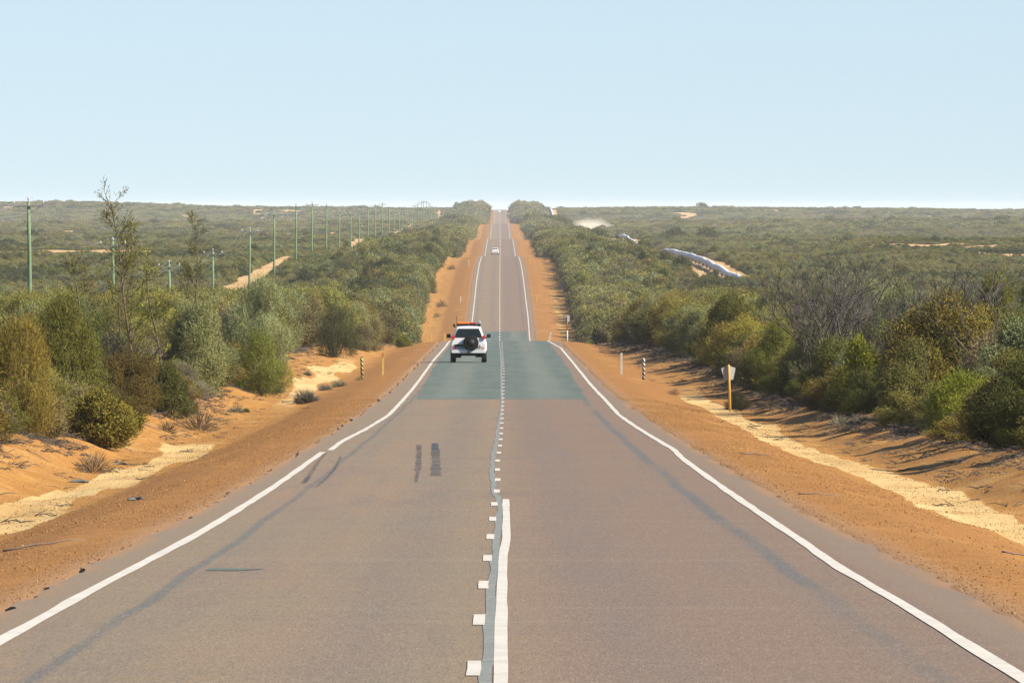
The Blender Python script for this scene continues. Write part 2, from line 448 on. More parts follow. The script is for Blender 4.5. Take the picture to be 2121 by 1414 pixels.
# ------------------------------------------------------------------ road and its markings
def strip(ys, xl, xr, dz, mat, name, parent, cols=1):
    ys = np.asarray(ys, float); z = road_z(ys)
    V = []; n = cols + 1
    for j in range(n):
        t = j / cols
        V.append(np.stack([xl * (1 - t) + xr * t, ys, z + dz * np.maximum(1, ys / 900.0) - .0 * t], -1))
    V = np.stack(V, 1).reshape(-1, 3)
    ii = np.arange(len(ys) * n).reshape(len(ys), n)
    q = np.stack([ii[:-1, :-1], ii[:-1, 1:], ii[1:, 1:], ii[1:, :-1]], -1).reshape(-1, 4)
    return mesh_np(name, V, q, mat, True)

ry = ROWS[(ROWS >= -50) & (ROWS <= 7600)]
jag = lambda s: (vnoise(ry * .9, ry * 0, s) - .5) * .13 + (vnoise(ry * .12, ry * 0, s + 1) - .5) * .14
road = link('road', strip(ry, -4.08 + jag(31), 4.10 + jag(41), 0.0, M_road, 'road', None, 4))
tag(road, 'straight two lane sealed road rolling over low hills', 'road', None, 'structure')

def offs(pts, w_of=True):
    """photo points -> (Y, x offset) tables"""
    Y = [Zy(p[1]) for p in pts]
    return Y, [X(p[0], q) for p, q in zip(pts, Y)]
LL = [(0, 1328), (196, 1219), (392, 1116), (489, 1058), (593, 990), (668, 936.5)]
LL2 = [(683, 932.5), (704.5, 916.6), (725, 905), (759, 888), (804.5, 860), (861, 797), (898, 746), (931, 707)]
RL = [(2121, 1407), (1998, 1331), (1875, 1255), (1749, 1181.5), (1617, 1091), (1496, 1009), (1451, 977), (1417, 952.5), (1394, 930), (1360, 910), (1313, 881), (1283, 860), (1253, 827), (1203, 771), (1161, 720), (1136, 707)]
def line_strip(pts, ext0, ext1, width, name, mat=M_line, parent=road, dz=.006, step=3.0, jit=.007, seed=1):
    Y, o = offs(pts)
    Y = list(Y); o = list(o)
    if ext0 is not None: Y = [ext0] + Y; o = [o[0]] + o
    if ext1: Y += [q for q, _ in ext1]; o += [q for _, q in ext1]
    a, b = Y[0], Y[-1]
    ys = np.unique(np.concatenate([ROWS[(ROWS > a) & (ROWS < b)], [a, b]]))
    c = np.interp(ys, Y, o)
    if len(ys) > 5:
        k = np.exp(-np.linspace(-1.5, 1.5, 5)**2); k /= k.sum(); cp = np.pad(c, 2, mode='edge'); c = np.convolve(cp, k, 'valid')
    wv = (vnoise(ys * .25, ys * 0, 50 + seed) - .5) * jit * 2
    wd = width / 2 * (1 + (vnoise(ys * .3, ys * 0, 60 + seed) - .5) * .25)
    o_ = link(name, strip(ys, c + wv - wd, c + wv + wd, dz, mat, name, None), parent)
    return o_
FARL = [(900, -3.52), (1160, -3.5), (1240, -3.48), (1450, -3.5), (1877, -3.5), (2300, -3.48), (2775, -3.5), (6650, -3.5)]
FARR = [(900, 3.5), (1160, 3.46), (1240, 3.52), (1450, 3.48), (1877, 3.5), (2300, 3.5), (2775, 3.5), (6650, 3.5)]
line_strip(LL, -40, None, .125, 'edge_line', seed=1)
line_strip(LL2, None, FARL, .125, 'edge_line', seed=2)
line_strip(RL, -40, FARR, .125, 'edge_line', seed=3)
line_strip([(1036.5, 1414), (1038, 1330), (1039, 1250), (1042, 1150), (1049.5, 1115), (1048, 1034)], -40, None, .095, 'centre_line', seed=4, jit=.003)
line_strip([(1008, 1414), (1016, 1290), (1021, 1200), (1029, 1110), (1036, 1060), (1036, 1045), (1030, 1031), (1023, 1020), (1019, 985), (1023, 935), (1027, 915), (1033, 882), (1039, 850), (1040, 826), (1039, 790), (1039, 770), (1037, 730), (1034, 708)],
           -40, None, .085, 'painted_out_line', M_strip, dz=.004, seed=5, jit=.02)
# dashes of the separation line
dv = []; df = []
Yd = Zy(1400); dash = [(-6.0, -.17), (-18, -.17), (6, -.17), (18, -.17), (30, -.17), (42, -.17), (54, -.17)]
tabY = [Zy(q) for q in (1381, 1212, 1106, 1037, 1007, 958, 918, 870, 826, 770, 720)]
tabX = [-.174, -.153, -.108, -.080, -.040, -.052, .0, .05, .10, .165, .12]
y0 = Yd
while y0 < 690:
    dash.append((y0, float(np.interp(y0 + 1.8, tabY, tabX)))); y0 += 12.2 if y0 < 300 else 14.0
y0 = 1100
while y0 < 6640:
    dash.append((y0, -.05 if y0 < 1800 else 0.0)); y0 += 12.2
for (yy, xo) in dash:
    L = 3.1 if yy < 700 else 7.0 if yy < 2500 else 9.0
    hw = .046 if yy < 700 else .06
    n = len(dv)
    seg = [yy, yy + L / 2, yy + L]
    for s in seg:
        z = float(road_z(s)) + .006 * max(1, s / 900.0)
        j = (rnd.random() - .5) * .008
        dv += [(xo - hw + j, s, z), (xo + hw + j, s, z)]
    df += [(n, n + 1, n + 3, n + 2), (n + 2, n + 3, n + 5, n + 4)]
link('dashed_line', mesh_np('dashed_line', dv, df, M_line), road)
# blue grey patch of newer seal
pa, pb = Zy(826.5), 716.0
py = np.unique(np.concatenate([ROWS[(ROWS > pa) & (ROWS < pb)], [pa, pb]]))
pl = np.interp(py, [pa, 400, 500, 716], [-2.86, -3.05, -3.22, -3.3]) + (vnoise(py * .2, py * 0, 71) - .5) * .12
pr = np.interp(py, [pa, 400, 500, 716], [3.0, 3.1, 3.28, 3.35]) + (vnoise(py * .2, py * 0, 72) - .5) * .12
link('seal_patch', strip(py, pl, pr, .003, M_patch, 'seal_patch', None, 2), road)
py = ROWS[(ROWS >= 1130) & (ROWS <= 1176)]
link('seal_patch', strip(py, py * 0 - 3.2, py * 0 + 3.2, .003, M_patch, 'seal_patch', None, 2), road)
py = np.arange(1880, 1906, 5.0)
# rubber marks
def skid(pts, width, gap, name='skid_mark', fill=.5):
    """pts: photo points along the mark from near to far; a row of short cross bars"""
    Y, o = offs(pts); v = []; f = []
    y = Y[0]
    while y < Y[-1]:
        g = gap * (.7 + .6 * rnd.random()); L = g * fill * (.7 + .6 * rnd.random())
        t = (y - Y[0]) / (Y[-1] - Y[0]); wd = width(t) / 2 * (.85 + .3 * rnd.random())
        c = float(np.interp(y, Y, o)) + (rnd.random() - .5) * .012
        n = len(v)
        for s in (y, y + L):
            z = float(road_z(s)) + .0045
            v += [(c - wd, s, z), (c + wd, s, z)]
        f.append((n, n + 1, n + 3, n + 2)); y += g
    link(name, mesh_np(name, v, f, M_skid), road)
skid([(861, 998), (865, 978), (867, 955), (868, 938), (867, 921)], lambda t: .11 if t > .25 else .06, 1.7, fill=.42)
skid([(902, 985), (903, 960), (902, 935), (901, 918)], lambda t: .17 if t < .8 else .13, 1.7, fill=.42)
skid([(900.5, 931), (901, 918)], lambda t: .14, .9, fill=1.0)
skid([(628, 1000), (640, 985), (650, 970), (660, 955), (676, 937)], lambda t: .05 + .05 * (1 - t), 1.6, fill=.3)
skid([(655, 1008), (675, 992), (692, 972), (706, 945)], lambda t: .05, 1.7, fill=.35)
skid([(632, 997), (640, 988)], lambda t: .06, .9, fill=1.0)
Yc = Zy(1179)
link('crack', mesh_np('crack', [(X(430, Yc), Yc - .6, road_z(Yc - .6) + .005), (X(500, Yc), Yc - .7, road_z(Yc - .7) + .005), (X(548, Yc), Yc + .15, road_z(Yc + .15) + .005), (X(500, Yc), Yc + .35, road_z(Yc + .35) + .005), (X(430, Yc), Yc + .5, road_z(Yc + .5) + .005)],
      [(0, 1, 3), (1, 2, 3), (0, 3, 4)], M_patch), road)

# ------------------------------------------------------------------ foliage
def leaf_mat(name, c1, c2, c3, trans=.10, dry=None):
    a = Mat(name)
    t = a.attr('tint'); oi = a.n('ShaderNodeObjectInfo').outputs['Random']
    c = a.mix(a.step(t, .15, .6), c1, c2); c = a.mix(a.step(t, .62, .95), c, c3)
    hs = a.n('ShaderNodeHueSaturation')
    a.put(hs.inputs['Hue'], a.math('ADD', .475, a.math('MULTIPLY', oi, .05)))
    a.put(hs.inputs['Value'], a.math('ADD', .68, a.math('MULTIPLY', a.math('FRACT', a.math('MULTIPLY', oi, 7.31)), .60)))
    hs.inputs['Saturation'].default_value = 1.0
    a.put(hs.inputs['Color'], c); c = hs.outputs[0]
    loc = a.n('ShaderNodeObjectInfo').outputs['Location']         # soil patches: paler and darker stands of scrub
    pn = a.noise(a.scale(loc, (.05, .011, 0)), 1.0, 4, .65)
    c = a.mix(a.math('MULTIPLY', a.step(pn, .46, .64), .6), c, (.215, .198, .064))
    c = a.mix(a.math('MULTIPLY', a.step(pn, .50, .36), .72), c, (.034, .042, .012))
    a.end(c, .75, .08)
    tr = a.n('ShaderNodeBsdfTranslucent'); a.put(tr.inputs['Color'], c)
    mx = a.n('ShaderNodeMixShader'); mx.inputs[0].default_value = trans
    a.t.links.new(a.p.outputs[0], mx.inputs[1]); a.t.links.new(tr.outputs[0], mx.inputs[2]); a.t.links.new(mx.outputs[0], a.out.inputs['Surface'])
    return a.m
M_leaf = {
    'olive': leaf_mat('leaf_olive', (0.0889, 0.0912, 0.0137), (0.1459, 0.1414, 0.0239), (0.2109, 0.1915, 0.0456)),
    'silver': leaf_mat('leaf_silver', (0.1078, 0.1232, 0.0440), (0.1738, 0.1848, 0.0770), (0.2475, 0.2475, 0.1232)),
    'dark': leaf_mat('leaf_dark', (.040, .046, .009), (.070, .073, .014), (.120, .114, .028)),
    'rust': leaf_mat('leaf_rust', (.1134, .0744, .011), (.1806, .126, .022), (.2467, .192, .046)),
    'brown': leaf_mat('leaf_brown', (.098, .074, .032), (.142, .108, .050), (.200, .158, .080)),
    'gold': leaf_mat('leaf_gold', (.125, .112, .010), (.205, .180, .018), (.285, .255, .050)),
    'lime': leaf_mat('leaf_lime', (.0892, .0974, .0084), (.1499, .1554, .0137), (.2142, .2058, .0336)),
    'grey': leaf_mat('leaf_grey', (.100, .088, .060), (.150, .135, .092), (.205, .190, .135), .08),
    'needle': leaf_mat('leaf_needle', (0.0994, 0.0778, 0.0119), (0.1566, 0.1210, 0.0216), (0.2214, 0.1642, 0.0410)),
}
M_bark = simple('bark', (.10, .075, .052), .9, .1, var=.35, scale=9)
M_dead = simple('dead_wood', (.072, .062, .054), .9, .1, var=.4, scale=5)

def nrm(v): return v / np.maximum(np.linalg.norm(v, axis=-1, keepdims=True), 1e-9)

def leaves(rg, base, axis, L, wd, tint, face=None):
    """diamond leaves: base (n,3), axis (n,3) unit, L (n,), wd (n,); face: the way the blades turn"""
    n = len(base)
    nv = rg.normal(size=(n, 3)) if face is None else face + rg.normal(size=(n, 3)) * .45
    side = nrm(np.cross(axis, nv))
    tip = base + axis * L[:, None]; mid = base + axis * (L * .45)[:, None]
    V = np.stack([base, mid + side * (wd / 2)[:, None], tip, mid - side * (wd / 2)[:, None]], 1).reshape(-1, 3)
    return V, np.arange(n * 4).reshape(n, 4), np.repeat(tint, 4)

def foliage_mesh(name, seed, H, W, nspray, per, L, wd, up, mat, nl=14, spl=.35, droop=0.0, inner=.55, spread=.6, rmul=1.0):
    rg = np.random.default_rng(seed)
    # lobes sit over a dome from the ground up, with gaps between them
    ang = rg.uniform(0, 2 * np.pi, nl) ; dz = rg.uniform(-.05, 1, nl); dz[0] = 1.0; hr = np.sqrt(np.clip(1 - dz**2, 0, 1))
    k = rg.uniform(.55, .80, nl)
    cen = np.stack([hr * np.cos(ang) * W / 2 * k, hr * np.sin(ang) * W / 2 * k, H * (.16 + .64 * np.clip(dz, 0, 1) * rg.uniform(.80, 1.08, nl))], -1)
    rad = W * rg.uniform(.13, .215, nl) * rmul; zr = rad * np.clip(H / W, .6, 1.3) * rg.uniform(.8, 1.15, nl)
    cen = np.concatenate([cen, [[0, 0, H * .42]]]); rad = np.append(rad, W * .30); zr = np.append(zr, H * .36)
    pr = rad**2; pr[-1] *= .45; pr /= pr.sum()
    li = rg.choice(nl + 1, nspray, p=pr)
    d = nrm(rg.normal(size=(nspray, 3)))
    r = inner + (1 - inner) * rg.uniform(0, 1, nspray)**.5
    rough = .88 + .24 * rg.uniform(0, 1, nspray)**2
    o = cen[li] + d * (r * rough)[:, None] * np.stack([rad[li], rad[li], zr[li]], -1)
    low = rg.uniform(0, 1, nspray) < .14
    o[low, 2] = rg.uniform(.02, .42, low.sum()) * H
    q = rg.uniform(.70, 1.0, low.sum()); th = rg.uniform(0, 2 * np.pi, low.sum())
    bulge = (W / 2) * (.74 + .20 * np.sin(th * 3 + seed)) * q * (.80 + .35 * np.minimum(1, o[low, 2] / (H * .4)))
    o[low, 0] = bulge * np.cos(th); o[low, 1] = bulge * np.sin(th)
    glo = nrm(o - np.array([0, 0, H * .2]))
    out = nrm(d * .7 + glo * .6); out[low] = glo[low]
    ax = nrm(out * .55 + np.array([0, 0, up]) + rg.normal(size=(nspray, 3)) * .45)
    sl_ = spl * rg.uniform(.5, 1.3, nspray) * np.where(rg.uniform(0, 1, nspray) < .035, 1.9, 1.0)
    st = rg.uniform(0, 1, nspray) * .8 + .2 * rg.uniform(0, 1, nl + 1)[li]
    t = (np.arange(per) / max(1, per - 1))[None, :]
    base = o[:, None, :] + ax[:, None, :] * (sl_[:, None] * (t - .35))[..., None]
    base[..., 2] -= droop * (t**2) * sl_[:, None]
    base = base.reshape(-1, 3)
    la = nrm(np.repeat(ax, per, 0) * .9 + rg.normal(size=(nspray * per, 3)) * spread)
    n = len(base)
    tint = np.clip(np.repeat(st, per) * .75 + rg.uniform(0, .3, n), 0, 1)
    base[:, 2] = np.maximum(base[:, 2], .03)
    V, Fc, T = leaves(rg, base, la, L * rg.uniform(.6, 1.3, n), wd * rg.uniform(.7, 1.3, n), tint, np.repeat(out, per, 0))
    V[:, 2] = np.maximum(V[:, 2], .0)
    return mesh_np(name, V, Fc, mat, False, {'tint': T})

def stems_mesh(name, seed, H, W, n=9, r=.03, mat=M_bark):
    rd = random.Random(seed); b = MB()
    if 'brown' in name: n, r, mat = 60, .018, M_dead
    for k in range(n):
        a = rd.uniform(0, 6.28); q = rd.uniform(.25, .85) * W * .42; h = H * rd.uniform(.45, .98 if n > 20 else .85)
        p0 = Vector((rd.uniform(-.08, .08), rd.uniform(-.08, .08), -.08)); p3 = Vector((q * math.cos(a), q * math.sin(a), h))
        p1 = p0.lerp(p3, .35) + Vector((rd.uniform(-.1, .1), rd.uniform(-.1, .1), -.12 * h)); p2 = p0.lerp(p3, .7) + Vector((rd.uniform(-.1, .1), rd.uniform(-.1, .1), 0))
        b.tube([p0, p1, p2, p3], [r, r * .8, r * .55, r * .2], 5)
    return b.mesh(name, mat)

# near kinds: (foliage mesh, stem mesh, H, W)
KIND = {}
def kind(key, mk, H, W, **kw):
    fm = foliage_mesh('foliage_' + key, sum(map(ord, key)) * 3 + 5, H, W, mat=M_leaf[mk], **kw)
    KIND[key] = (fm, stems_mesh('stem_' + key, sum(map(ord, key)) + 1, H, W), H, W)
kind('olive_a', 'olive', 3.1, 3.4, nspray=9500, per=8, L=.085, wd=.016, up=.55, nl=17, spl=.36)
kind('olive_b', 'olive', 2.8, 3.0, nspray=8600, per=8, L=.075, wd=.018, up=.30, nl=14, spl=.28)
kind('olive_c', 'olive', 3.3, 2.6, nspray=7600, per=10, L=.12, wd=.012, up=1.0, nl=11, spl=.50, spread=.40)
kind('silver_a', 'silver', 3.2, 3.3, nspray=9500, per=9, L=.10, wd=.013, up=.9, nl=15, spl=.46, spread=.4)
kind('silver_b', 'silver', 2.5, 2.8, nspray=8000, per=8, L=.080, wd=.015, up=.5, nl=12, spl=.32)
kind('dark_a', 'dark', 2.9, 3.2, nspray=9500, per=7, L=.080, wd=.022, up=.3, nl=16, spl=.26)
kind('dark_b', 'dark', 2.2, 2.7, nspray=7600, per=7, L=.070, wd=.022, up=.2, nl=12, spl=.22)
kind('rust_a', 'rust', 3.2, 3.6, nspray=10500, per=6, L=.062, wd=.030, up=.25, nl=19, spl=.20, spread=.9)
kind('brown_a', 'brown', 2.4, 2.8, nspray=4200, per=8, L=.10, wd=.010, up=.5, nl=12, spl=.36, spread=.8)
kind('brown_b', 'brown', 1.5, 2.0, nspray=3200, per=8, L=.09, wd=.010, up=.6, nl=8, spl=.30, spread=.9)
kind('gold_a', 'gold', 1.5, 2.1, nspray=5600, per=7, L=.070, wd=.026, up=.35, nl=12, spl=.20)
kind('lime_a', 'lime', 1.4, 1.7, nspray=5600, per=8, L=.12, wd=.012, up=1.0, nl=7, spl=.36, rmul=1.2)
kind('needle_a', 'needle', 3.0, 2.5, nspray=8600, per=9, L=.13, wd=.011, up=1.1, nl=11, spl=.55, spread=.4)

def tuft_mesh(name, seed, Rd, n, L, wd, mat, ball=True):
    rg = np.random.default_rng(seed)
    d = nrm(rg.normal(size=(n, 3))); d[:, 2] = np.abs(d[:, 2]) * (1.0 if ball else .6) + .05; d = nrm(d)
    base = d * (Rd * rg.uniform(.05, .55, n))[:, None]
    ax = nrm(d + rg.normal(size=(n, 3)) * .18)
    V, Fc, T = leaves(rg, base, ax, L * rg.uniform(.6, 1.15, n), np.full(n, wd), rg.uniform(0, 1, n))
    V[:, 2] = np.maximum(V[:, 2], -.02)
    return mesh_np(name, V, Fc, mat, False, {'tint': T})
M_tuft = leaf_mat('tuft_grey', (.144, .1296, .0936), (.2232, .2016, .144), (.3024, .2736, .2016), .2)
M_tuftb = leaf_mat('tuft_brown', (.1296, .0864, .0504), (.1944, .1368, .0792), (.2592, .1944, .1152), .2)
TUFT = {
    'ball': tuft_mesh('foliage_ball', 3, .46, 1500, .42, .017, M_tuft),
    'dry': tuft_mesh('foliage_dry', 4, .46, 420, .26, .010, M_tuftb),
    'low': tuft_mesh('foliage_low', 5, .5, 800, .34, .014, M_tuft, False),
    'green': tuft_mesh('foliage_green', 6, .4, 1200, .34, .02, M_leaf['lime']),
}

placed = []     # (x, y, r) of everything growing
def shrub(key, x, y, label, group=None, h=None, w=None, rz=None, cat='shrub', name='shrub', stem=True):
    fm, sm, H, W = KIND[key]
    t = empty(name, (x, y, gz(x, y) - .06), label, cat, group, rnd.uniform(0, 6.28) if rz is None else rz)
    sz = (h or H * rnd.uniform(.85, 1.1)) / H; sx = (w or W * rnd.uniform(.9, 1.1)) / W
    t.scale = (sx, sx, sz)
    link('foliage', fm, t)
    if stem: link('stem', sm, t)
    placed.append((x, y, W * sx / 2))
    return t
def tuft(key, x, y, label, s=1.0, group=None):
    t = link('grass_tuft', TUFT[key], None, (x, y, gz(x, y) - .02))
    t.scale = (s, s, s); t.rotation_euler = (0, 0, rnd.uniform(0, 6.28))
    return tag(t, label, 'tuft', group)

# plants that stand out in the photograph ------------------------------------------------
hand = [
    # key, photo x, Y, height, width, label
    ('gold_a', 203, 240, 1.45, 2.2, 'rounded yellow green shrub at the front of the left thicket beside the pale drain'),
    ('olive_b', 135, 264, 3.2, 2.2, 'tall mossy green shrub standing right behind the rounded yellow green shrub on the left'),
    ('needle_a', 26, 226, 2.7, 2.0, 'tall olive and rust needled shrub at the left edge of the photo'),
    ('rust_a', 262, 287, 2.3, 2.1, 'golden brown leafy shrub behind the rounded yellow green shrub, left of the road'),
    ('dark_b', 345, 300, 1.7, 1.9, 'low dark green shrub at the left thicket edge between the golden brown and green ones'),
    ('olive_a', 540, 378, 2.6, 2.2, 'dense olive green shrub reaching furthest onto the sandy clearing left of the road'),
    ('silver_a', 540, 425, 4.0, 3.2, 'tallest silver green feathery shrub left of the road, above the dense olive green one'),
    ('silver_b', 405, 352, 3.6, 2.8, 'silver green feathery shrub below the leafy dark sapling on the left'),
    ('brown_a', 690, 525, 3.1, 2.8, 'brown and gold shrub on the left crest, nearest the sandy hollow'),
    ('brown_b', 750, 590, 1.7, 2.6, 'low grey brown shrub at the crest on the left, beside bleached sticks'),
    ('lime_a', 836, 655, .85, 1.0, 'small bright green shrub at the left crest near the four wheel drive'),
    ('rust_a', 1965, 270, 3.7, 3.8, 'broad rust brown shrub, largest of its colour in the right thicket'),
    ('lime_a', 1990, 236, 1.45, 1.7, 'bright lime green shrub low in the right thicket near the edge of the photo'),
    ('dark_a', 2096, 207, 2.0, 2.0, 'dark glossy leaved shrub overhanging the bank at the right edge of the photo'),
    ('gold_a', 1778, 300, 2.4, 1.7, 'yellow rust shrub at the front of the right thicket, left of the rust brown one'),
    ('olive_c', 1572, 372, 2.7, 2.2, 'olive green upright shrub in the right thicket above the keystone sign'),
    ('silver_b', 1655, 335, 3.0, 2.4, 'grey green shrub in the right thicket just right of the keystone sign'),
    ('dark_a', 1432, 460, 3.4, 3.0, 'dark brown green leafy shrub in the right thicket above the striped post'),
    ('silver_a', 1275, 645, 2.9, 2.8, 'pale silver green shrub at the crest on the right, beyond the bare guide post'),
    ('brown_b', 1528, 346, .75, 1.0, 'small dry yellow grey shrub right behind the keystone sign post'),
    ('dark_a', 1600, 318, 2.2, 2.4, 'shaded dark green shrub in the right thicket, first to the right of the keystone sign'),
    ('dark_b', 1850, 262, 2.2, 2.2, 'dark shaded shrub below the rust brown shrub on the right bank'),
    ('silver_a', 840, 1182, 2.7, 2.8, 'grey green ball shaped shrub beside the left verge beyond the dip'),
]
for (k, xi, Y, h, wd, lb) in hand:
    xx = X(xi, Y)
    if xx > 0 and 'sign post' not in lb: xx = max(xx, float(edge_r(Y)) + .45 * wd - .1)
    shrub(k, xx, Y, lb, None, h, wd)

# saplings and dead shrubs ----------------------------------------------------------------
def sapling(x, y, h, lean, label, seed, mk='needle', dens=1.0, top=.2, name='sapling'):
    rd = random.Random(seed); rg = np.random.default_rng(seed)
    t = empty(name, (x, y, gz(x, y) - .05), label, 'tree')
    b = MB(); pts = []
    n = 9
    for i in range(n):
        q = i / (n - 1)
        pts.append(Vector((lean * q**1.6 + .16 * math.sin(q * 7 + seed) * q, .2 * math.sin(q * 5 + seed * 2) * q, h * q)))
    b.tube(pts, [.055 * (1 - .88 * i / (n - 1)) for i in range(n)], 6)
    org = []; axs = []
    nb = int(h * 6)
    for k in range(nb):
        q = rd.uniform(.18, .97); i = min(n - 2, int(q * (n - 1))); p = pts[i].lerp(pts[i + 1], q * (n - 1) - i)
        a = rd.uniform(0, 6.28); L = (1.05 - q * .75) * rd.uniform(.4, 1.1) * h * .19
        d = Vector((math.cos(a), math.sin(a), rd.uniform(.5, 1.3))).normalized()
        e = p + d * L; m = p.lerp(e, .5) + Vector((0, 0, -.05 * L))
        b.tube([p, m, e], [.016 * (1.2 - q), .010 * (1.2 - q) + .002, .004], 4, False)
        for s in range(int((10 * L + 3) * dens)):
            u = rd.uniform(.3, 1.05); org.append(p.lerp(e, u)); axs.append(d + Vector((rd.gauss(0, .45), rd.gauss(0, .45), rd.gauss(.25, .35))))
    for s in range(int(26 * dens)):
        u = rd.uniform(1 - top, 1); i = min(n - 2, int(u * (n - 1))); org.append(pts[i].lerp(pts[i + 1], u * (n - 1) - i)); axs.append(Vector((rd.gauss(0, .4), rd.gauss(0, .4), 1)))
    b.build('trunk', M_bark, t)
    o = np.array([tuple(v) for v in org]); a_ = nrm(np.array([tuple(v) for v in axs])); per = 7
    base = (o[:, None, :] + a_[:, None, :] * (np.linspace(0, .32, per)[None, :, None])).reshape(-1, 3)
    la = nrm(np.repeat(a_, per, 0) + rg.normal(size=(len(base), 3)) * .5)
    V, Fc, T = leaves(rg, base, la, rg.uniform(.10, .22, len(base)), np.full(len(base), .022), np.clip(np.repeat(rg.uniform(0, .8, len(o)), per) + rg.uniform(0, .2, len(base)), 0, 1))
    link('crown', mesh_np('crown', V, Fc, M_leaf[mk], False, {'tint': T}), t)
    return t
sapling(X(283, 300), 300, 6.75, -1.05, 'tallest thin sapling leaning left, its tip above the horizon', 21, 'needle', .75)
sapling(X(405, 395), 395, 6.5, -.05, 'upright dark sapling with a brown tip, second tree from the left end of the poles', 22, 'olive', .8)
sapling(X(163, 322), 322, 4.7, -.1, 'thin brown tipped sapling on the left, between the two nearest power poles', 23, 'needle', .6)
sapling(X(196, 330), 330, 4.1, -.25, 'short bare topped sapling just left of the leaning one', 24, 'needle', .5)
sapling(X(335, 318), 318, 5.0, -.55, 'forked olive sapling just right of the leaning one', 25, 'olive', .7)
sapling(X(250, 315), 315, 5.4, .1, 'bushy sapling crowded against the trunk of the leaning one', 26, 'olive', .9)

def dead_bush(x, y, h, w, label, seed, nst=9, depth=4, group=None, cat='dead shrub'):
    rd = random.Random(seed); b = MB()
    def grow(p, d, L, r, k):
        n = 3; pts = [p]; q = p
        for i in range(n):
            d = (d + Vector((rd.gauss(0, .17), rd.gauss(0, .17), rd.gauss(.04, .12)))).normalized()
            q = q + d * (L / n); pts.append(q)
        b.tube(pts, [r, r * .85, r * .7, r * .55], 4 if k > 1 else 3, False)
        if k == 0: return
        for j in range(rd.choice((2, 3, 3))):
            nd = (d + Vector((rd.gauss(0, .55), rd.gauss(0, .55), rd.gauss(.1, .3)))).normalized()
            grow(pts[rd.choice((2, 3, 3))], nd, L * rd.uniform(.55, .85), max(.006, r * .60), k - 1)
    for s in range(nst):
        a = rd.uniform(0, 6.28); tilt = rd.uniform(.1, 1.0) * w / h * .75
        d = Vector((math.cos(a) * tilt, math.sin(a) * tilt, 1)).normalized()
        grow(Vector((math.cos(a) * .15, math.sin(a) * .15, -.05)), d, h * rd.uniform(.32, .46), .045, depth)
    o = link('dead_shrub', b.mesh('dead_shrub', M_dead), None, (x, y, gz(x, y)))
    return tag(o, label, cat, group)
dead_bush(X(1725, 330), 330, 4.5, 5.4, 'large leafless grey shrub with tangled branches above the right thicket', 31, 16, 4)
dead_bush(X(1885, 300), 300, 4.3, 3.6, 'leafless grey shrub beside the big rust brown shrub on the right', 32, 8, 4)
dead_bush(X(2065, 288), 288, 4.4, 2.8, 'thin dark leafless shrub with upright stems nearest the right edge', 33, 6, 3)
dead_bush(X(1965, 330), 330, 4.6, 1.6, 'slender leafless stems rising behind the rust brown shrub', 34, 4, 3)
dead_bush(X(1655, 380), 380, 4.4, 2.6, 'bare dark shrub left of the large leafless one on the right', 35, 8, 4)
dead_bush(X(1790, 345), 345, 4.6, 5.4, 'tangled grey dead shrub right behind the large leafless one', 37, 15, 4)
dead_bush(X(1995, 300), 300, 4.4, 3.2, 'dead shrub with spreading grey limbs behind the big rust brown shrub', 38, 9, 4)
dead_bush(X(2110, 262), 262, 3.4, 2.2, 'pale dead branches at the right edge of the photo above the glossy shrub', 39, 6, 3)
dead_bush(X(1265, 1330), 1330, 4.2, 5.5, 'grey leafless thicket on the slope right of the far road', 40, 12, 4)
dead_bush(X(1300, 1400), 1400, 4.0, 5.0, 'second grey leafless shrub higher on the slope right of the far road', 41, 10, 4)
dead_bush(X(240, 300), 300, 2.6, 2.2, 'grey twiggy dead shrub in the left thicket under the leaning sapling', 42, 8, 4)
dead_bush(X(702, 1390), 1390, 3.8, 4.0, 'small bare forked tree on the far slope left of the road', 36, 5, 4)

# tufts on the verges -----------------------------------------------------------------------
for (k, xi, Y, s, lb) in [
    ('ball', 634, 366, 1.0, 'grey ball shaped spinifex tuft on the left verge'),
    ('ball', 636, 440, .42, 'small dark round tuft on the sand above the grey ball tuft'),
    ('low', 672, 402, .75, 'pale dry tuft just right of the grey ball tuft'),
    ('low', 702, 412, .8, 'pale dry tuft nearest the black and yellow striped post'),
    ('dry', 744, 432, .5, 'tiny dry tuft at the foot of the black and yellow striped post'),
    ('dry', 412, 292, 1.7, 'tall brown twiggy tuft at the edge of the left clearing'),
    ('dry', 345, 283, 1.0, 'short brown tuft in front of the low dark shrub on the left'),
    ('dry', 192, 216, 1.25, 'brown twiggy tuft on the bank below the rounded yellow green shrub'),
    ('low', 325, 300, .9, 'grey tuft between the left thicket and the twiggy brown tuft'),
    ('green', 508, 345, .42, 'tiny yellow green tuft at the top of the left clearing'),
    ('low', 488, 340, .7, 'grey tuft beside the tiny yellow green one'),
    ('low', 565, 385, 1.0, 'grey green tuft at the foot of the dense olive shrub'),
    ('dry', 1395, 385, .75, 'dry grey tuft alone on the right gravel verge'),
    ('low', 1742, 282, .8, 'small olive tuft on the right bank among the shadows'),
    ('dry', 905, 1255, 1.6, 'dark brown tuft on the far left verge beyond the dip'),
    ('dry', 914, 1310, 2.4, 'dark low patch of dry grass on the far left verge'),
    ('low', 893, 1385, 2.0, 'grey brown tuft higher up the far left verge'),
    ('dry', 935, 1600, 2.2, 'small red brown tuft near the top of the far left verge')]:
    tuft(k, X(xi, Y), Y, lb, s)

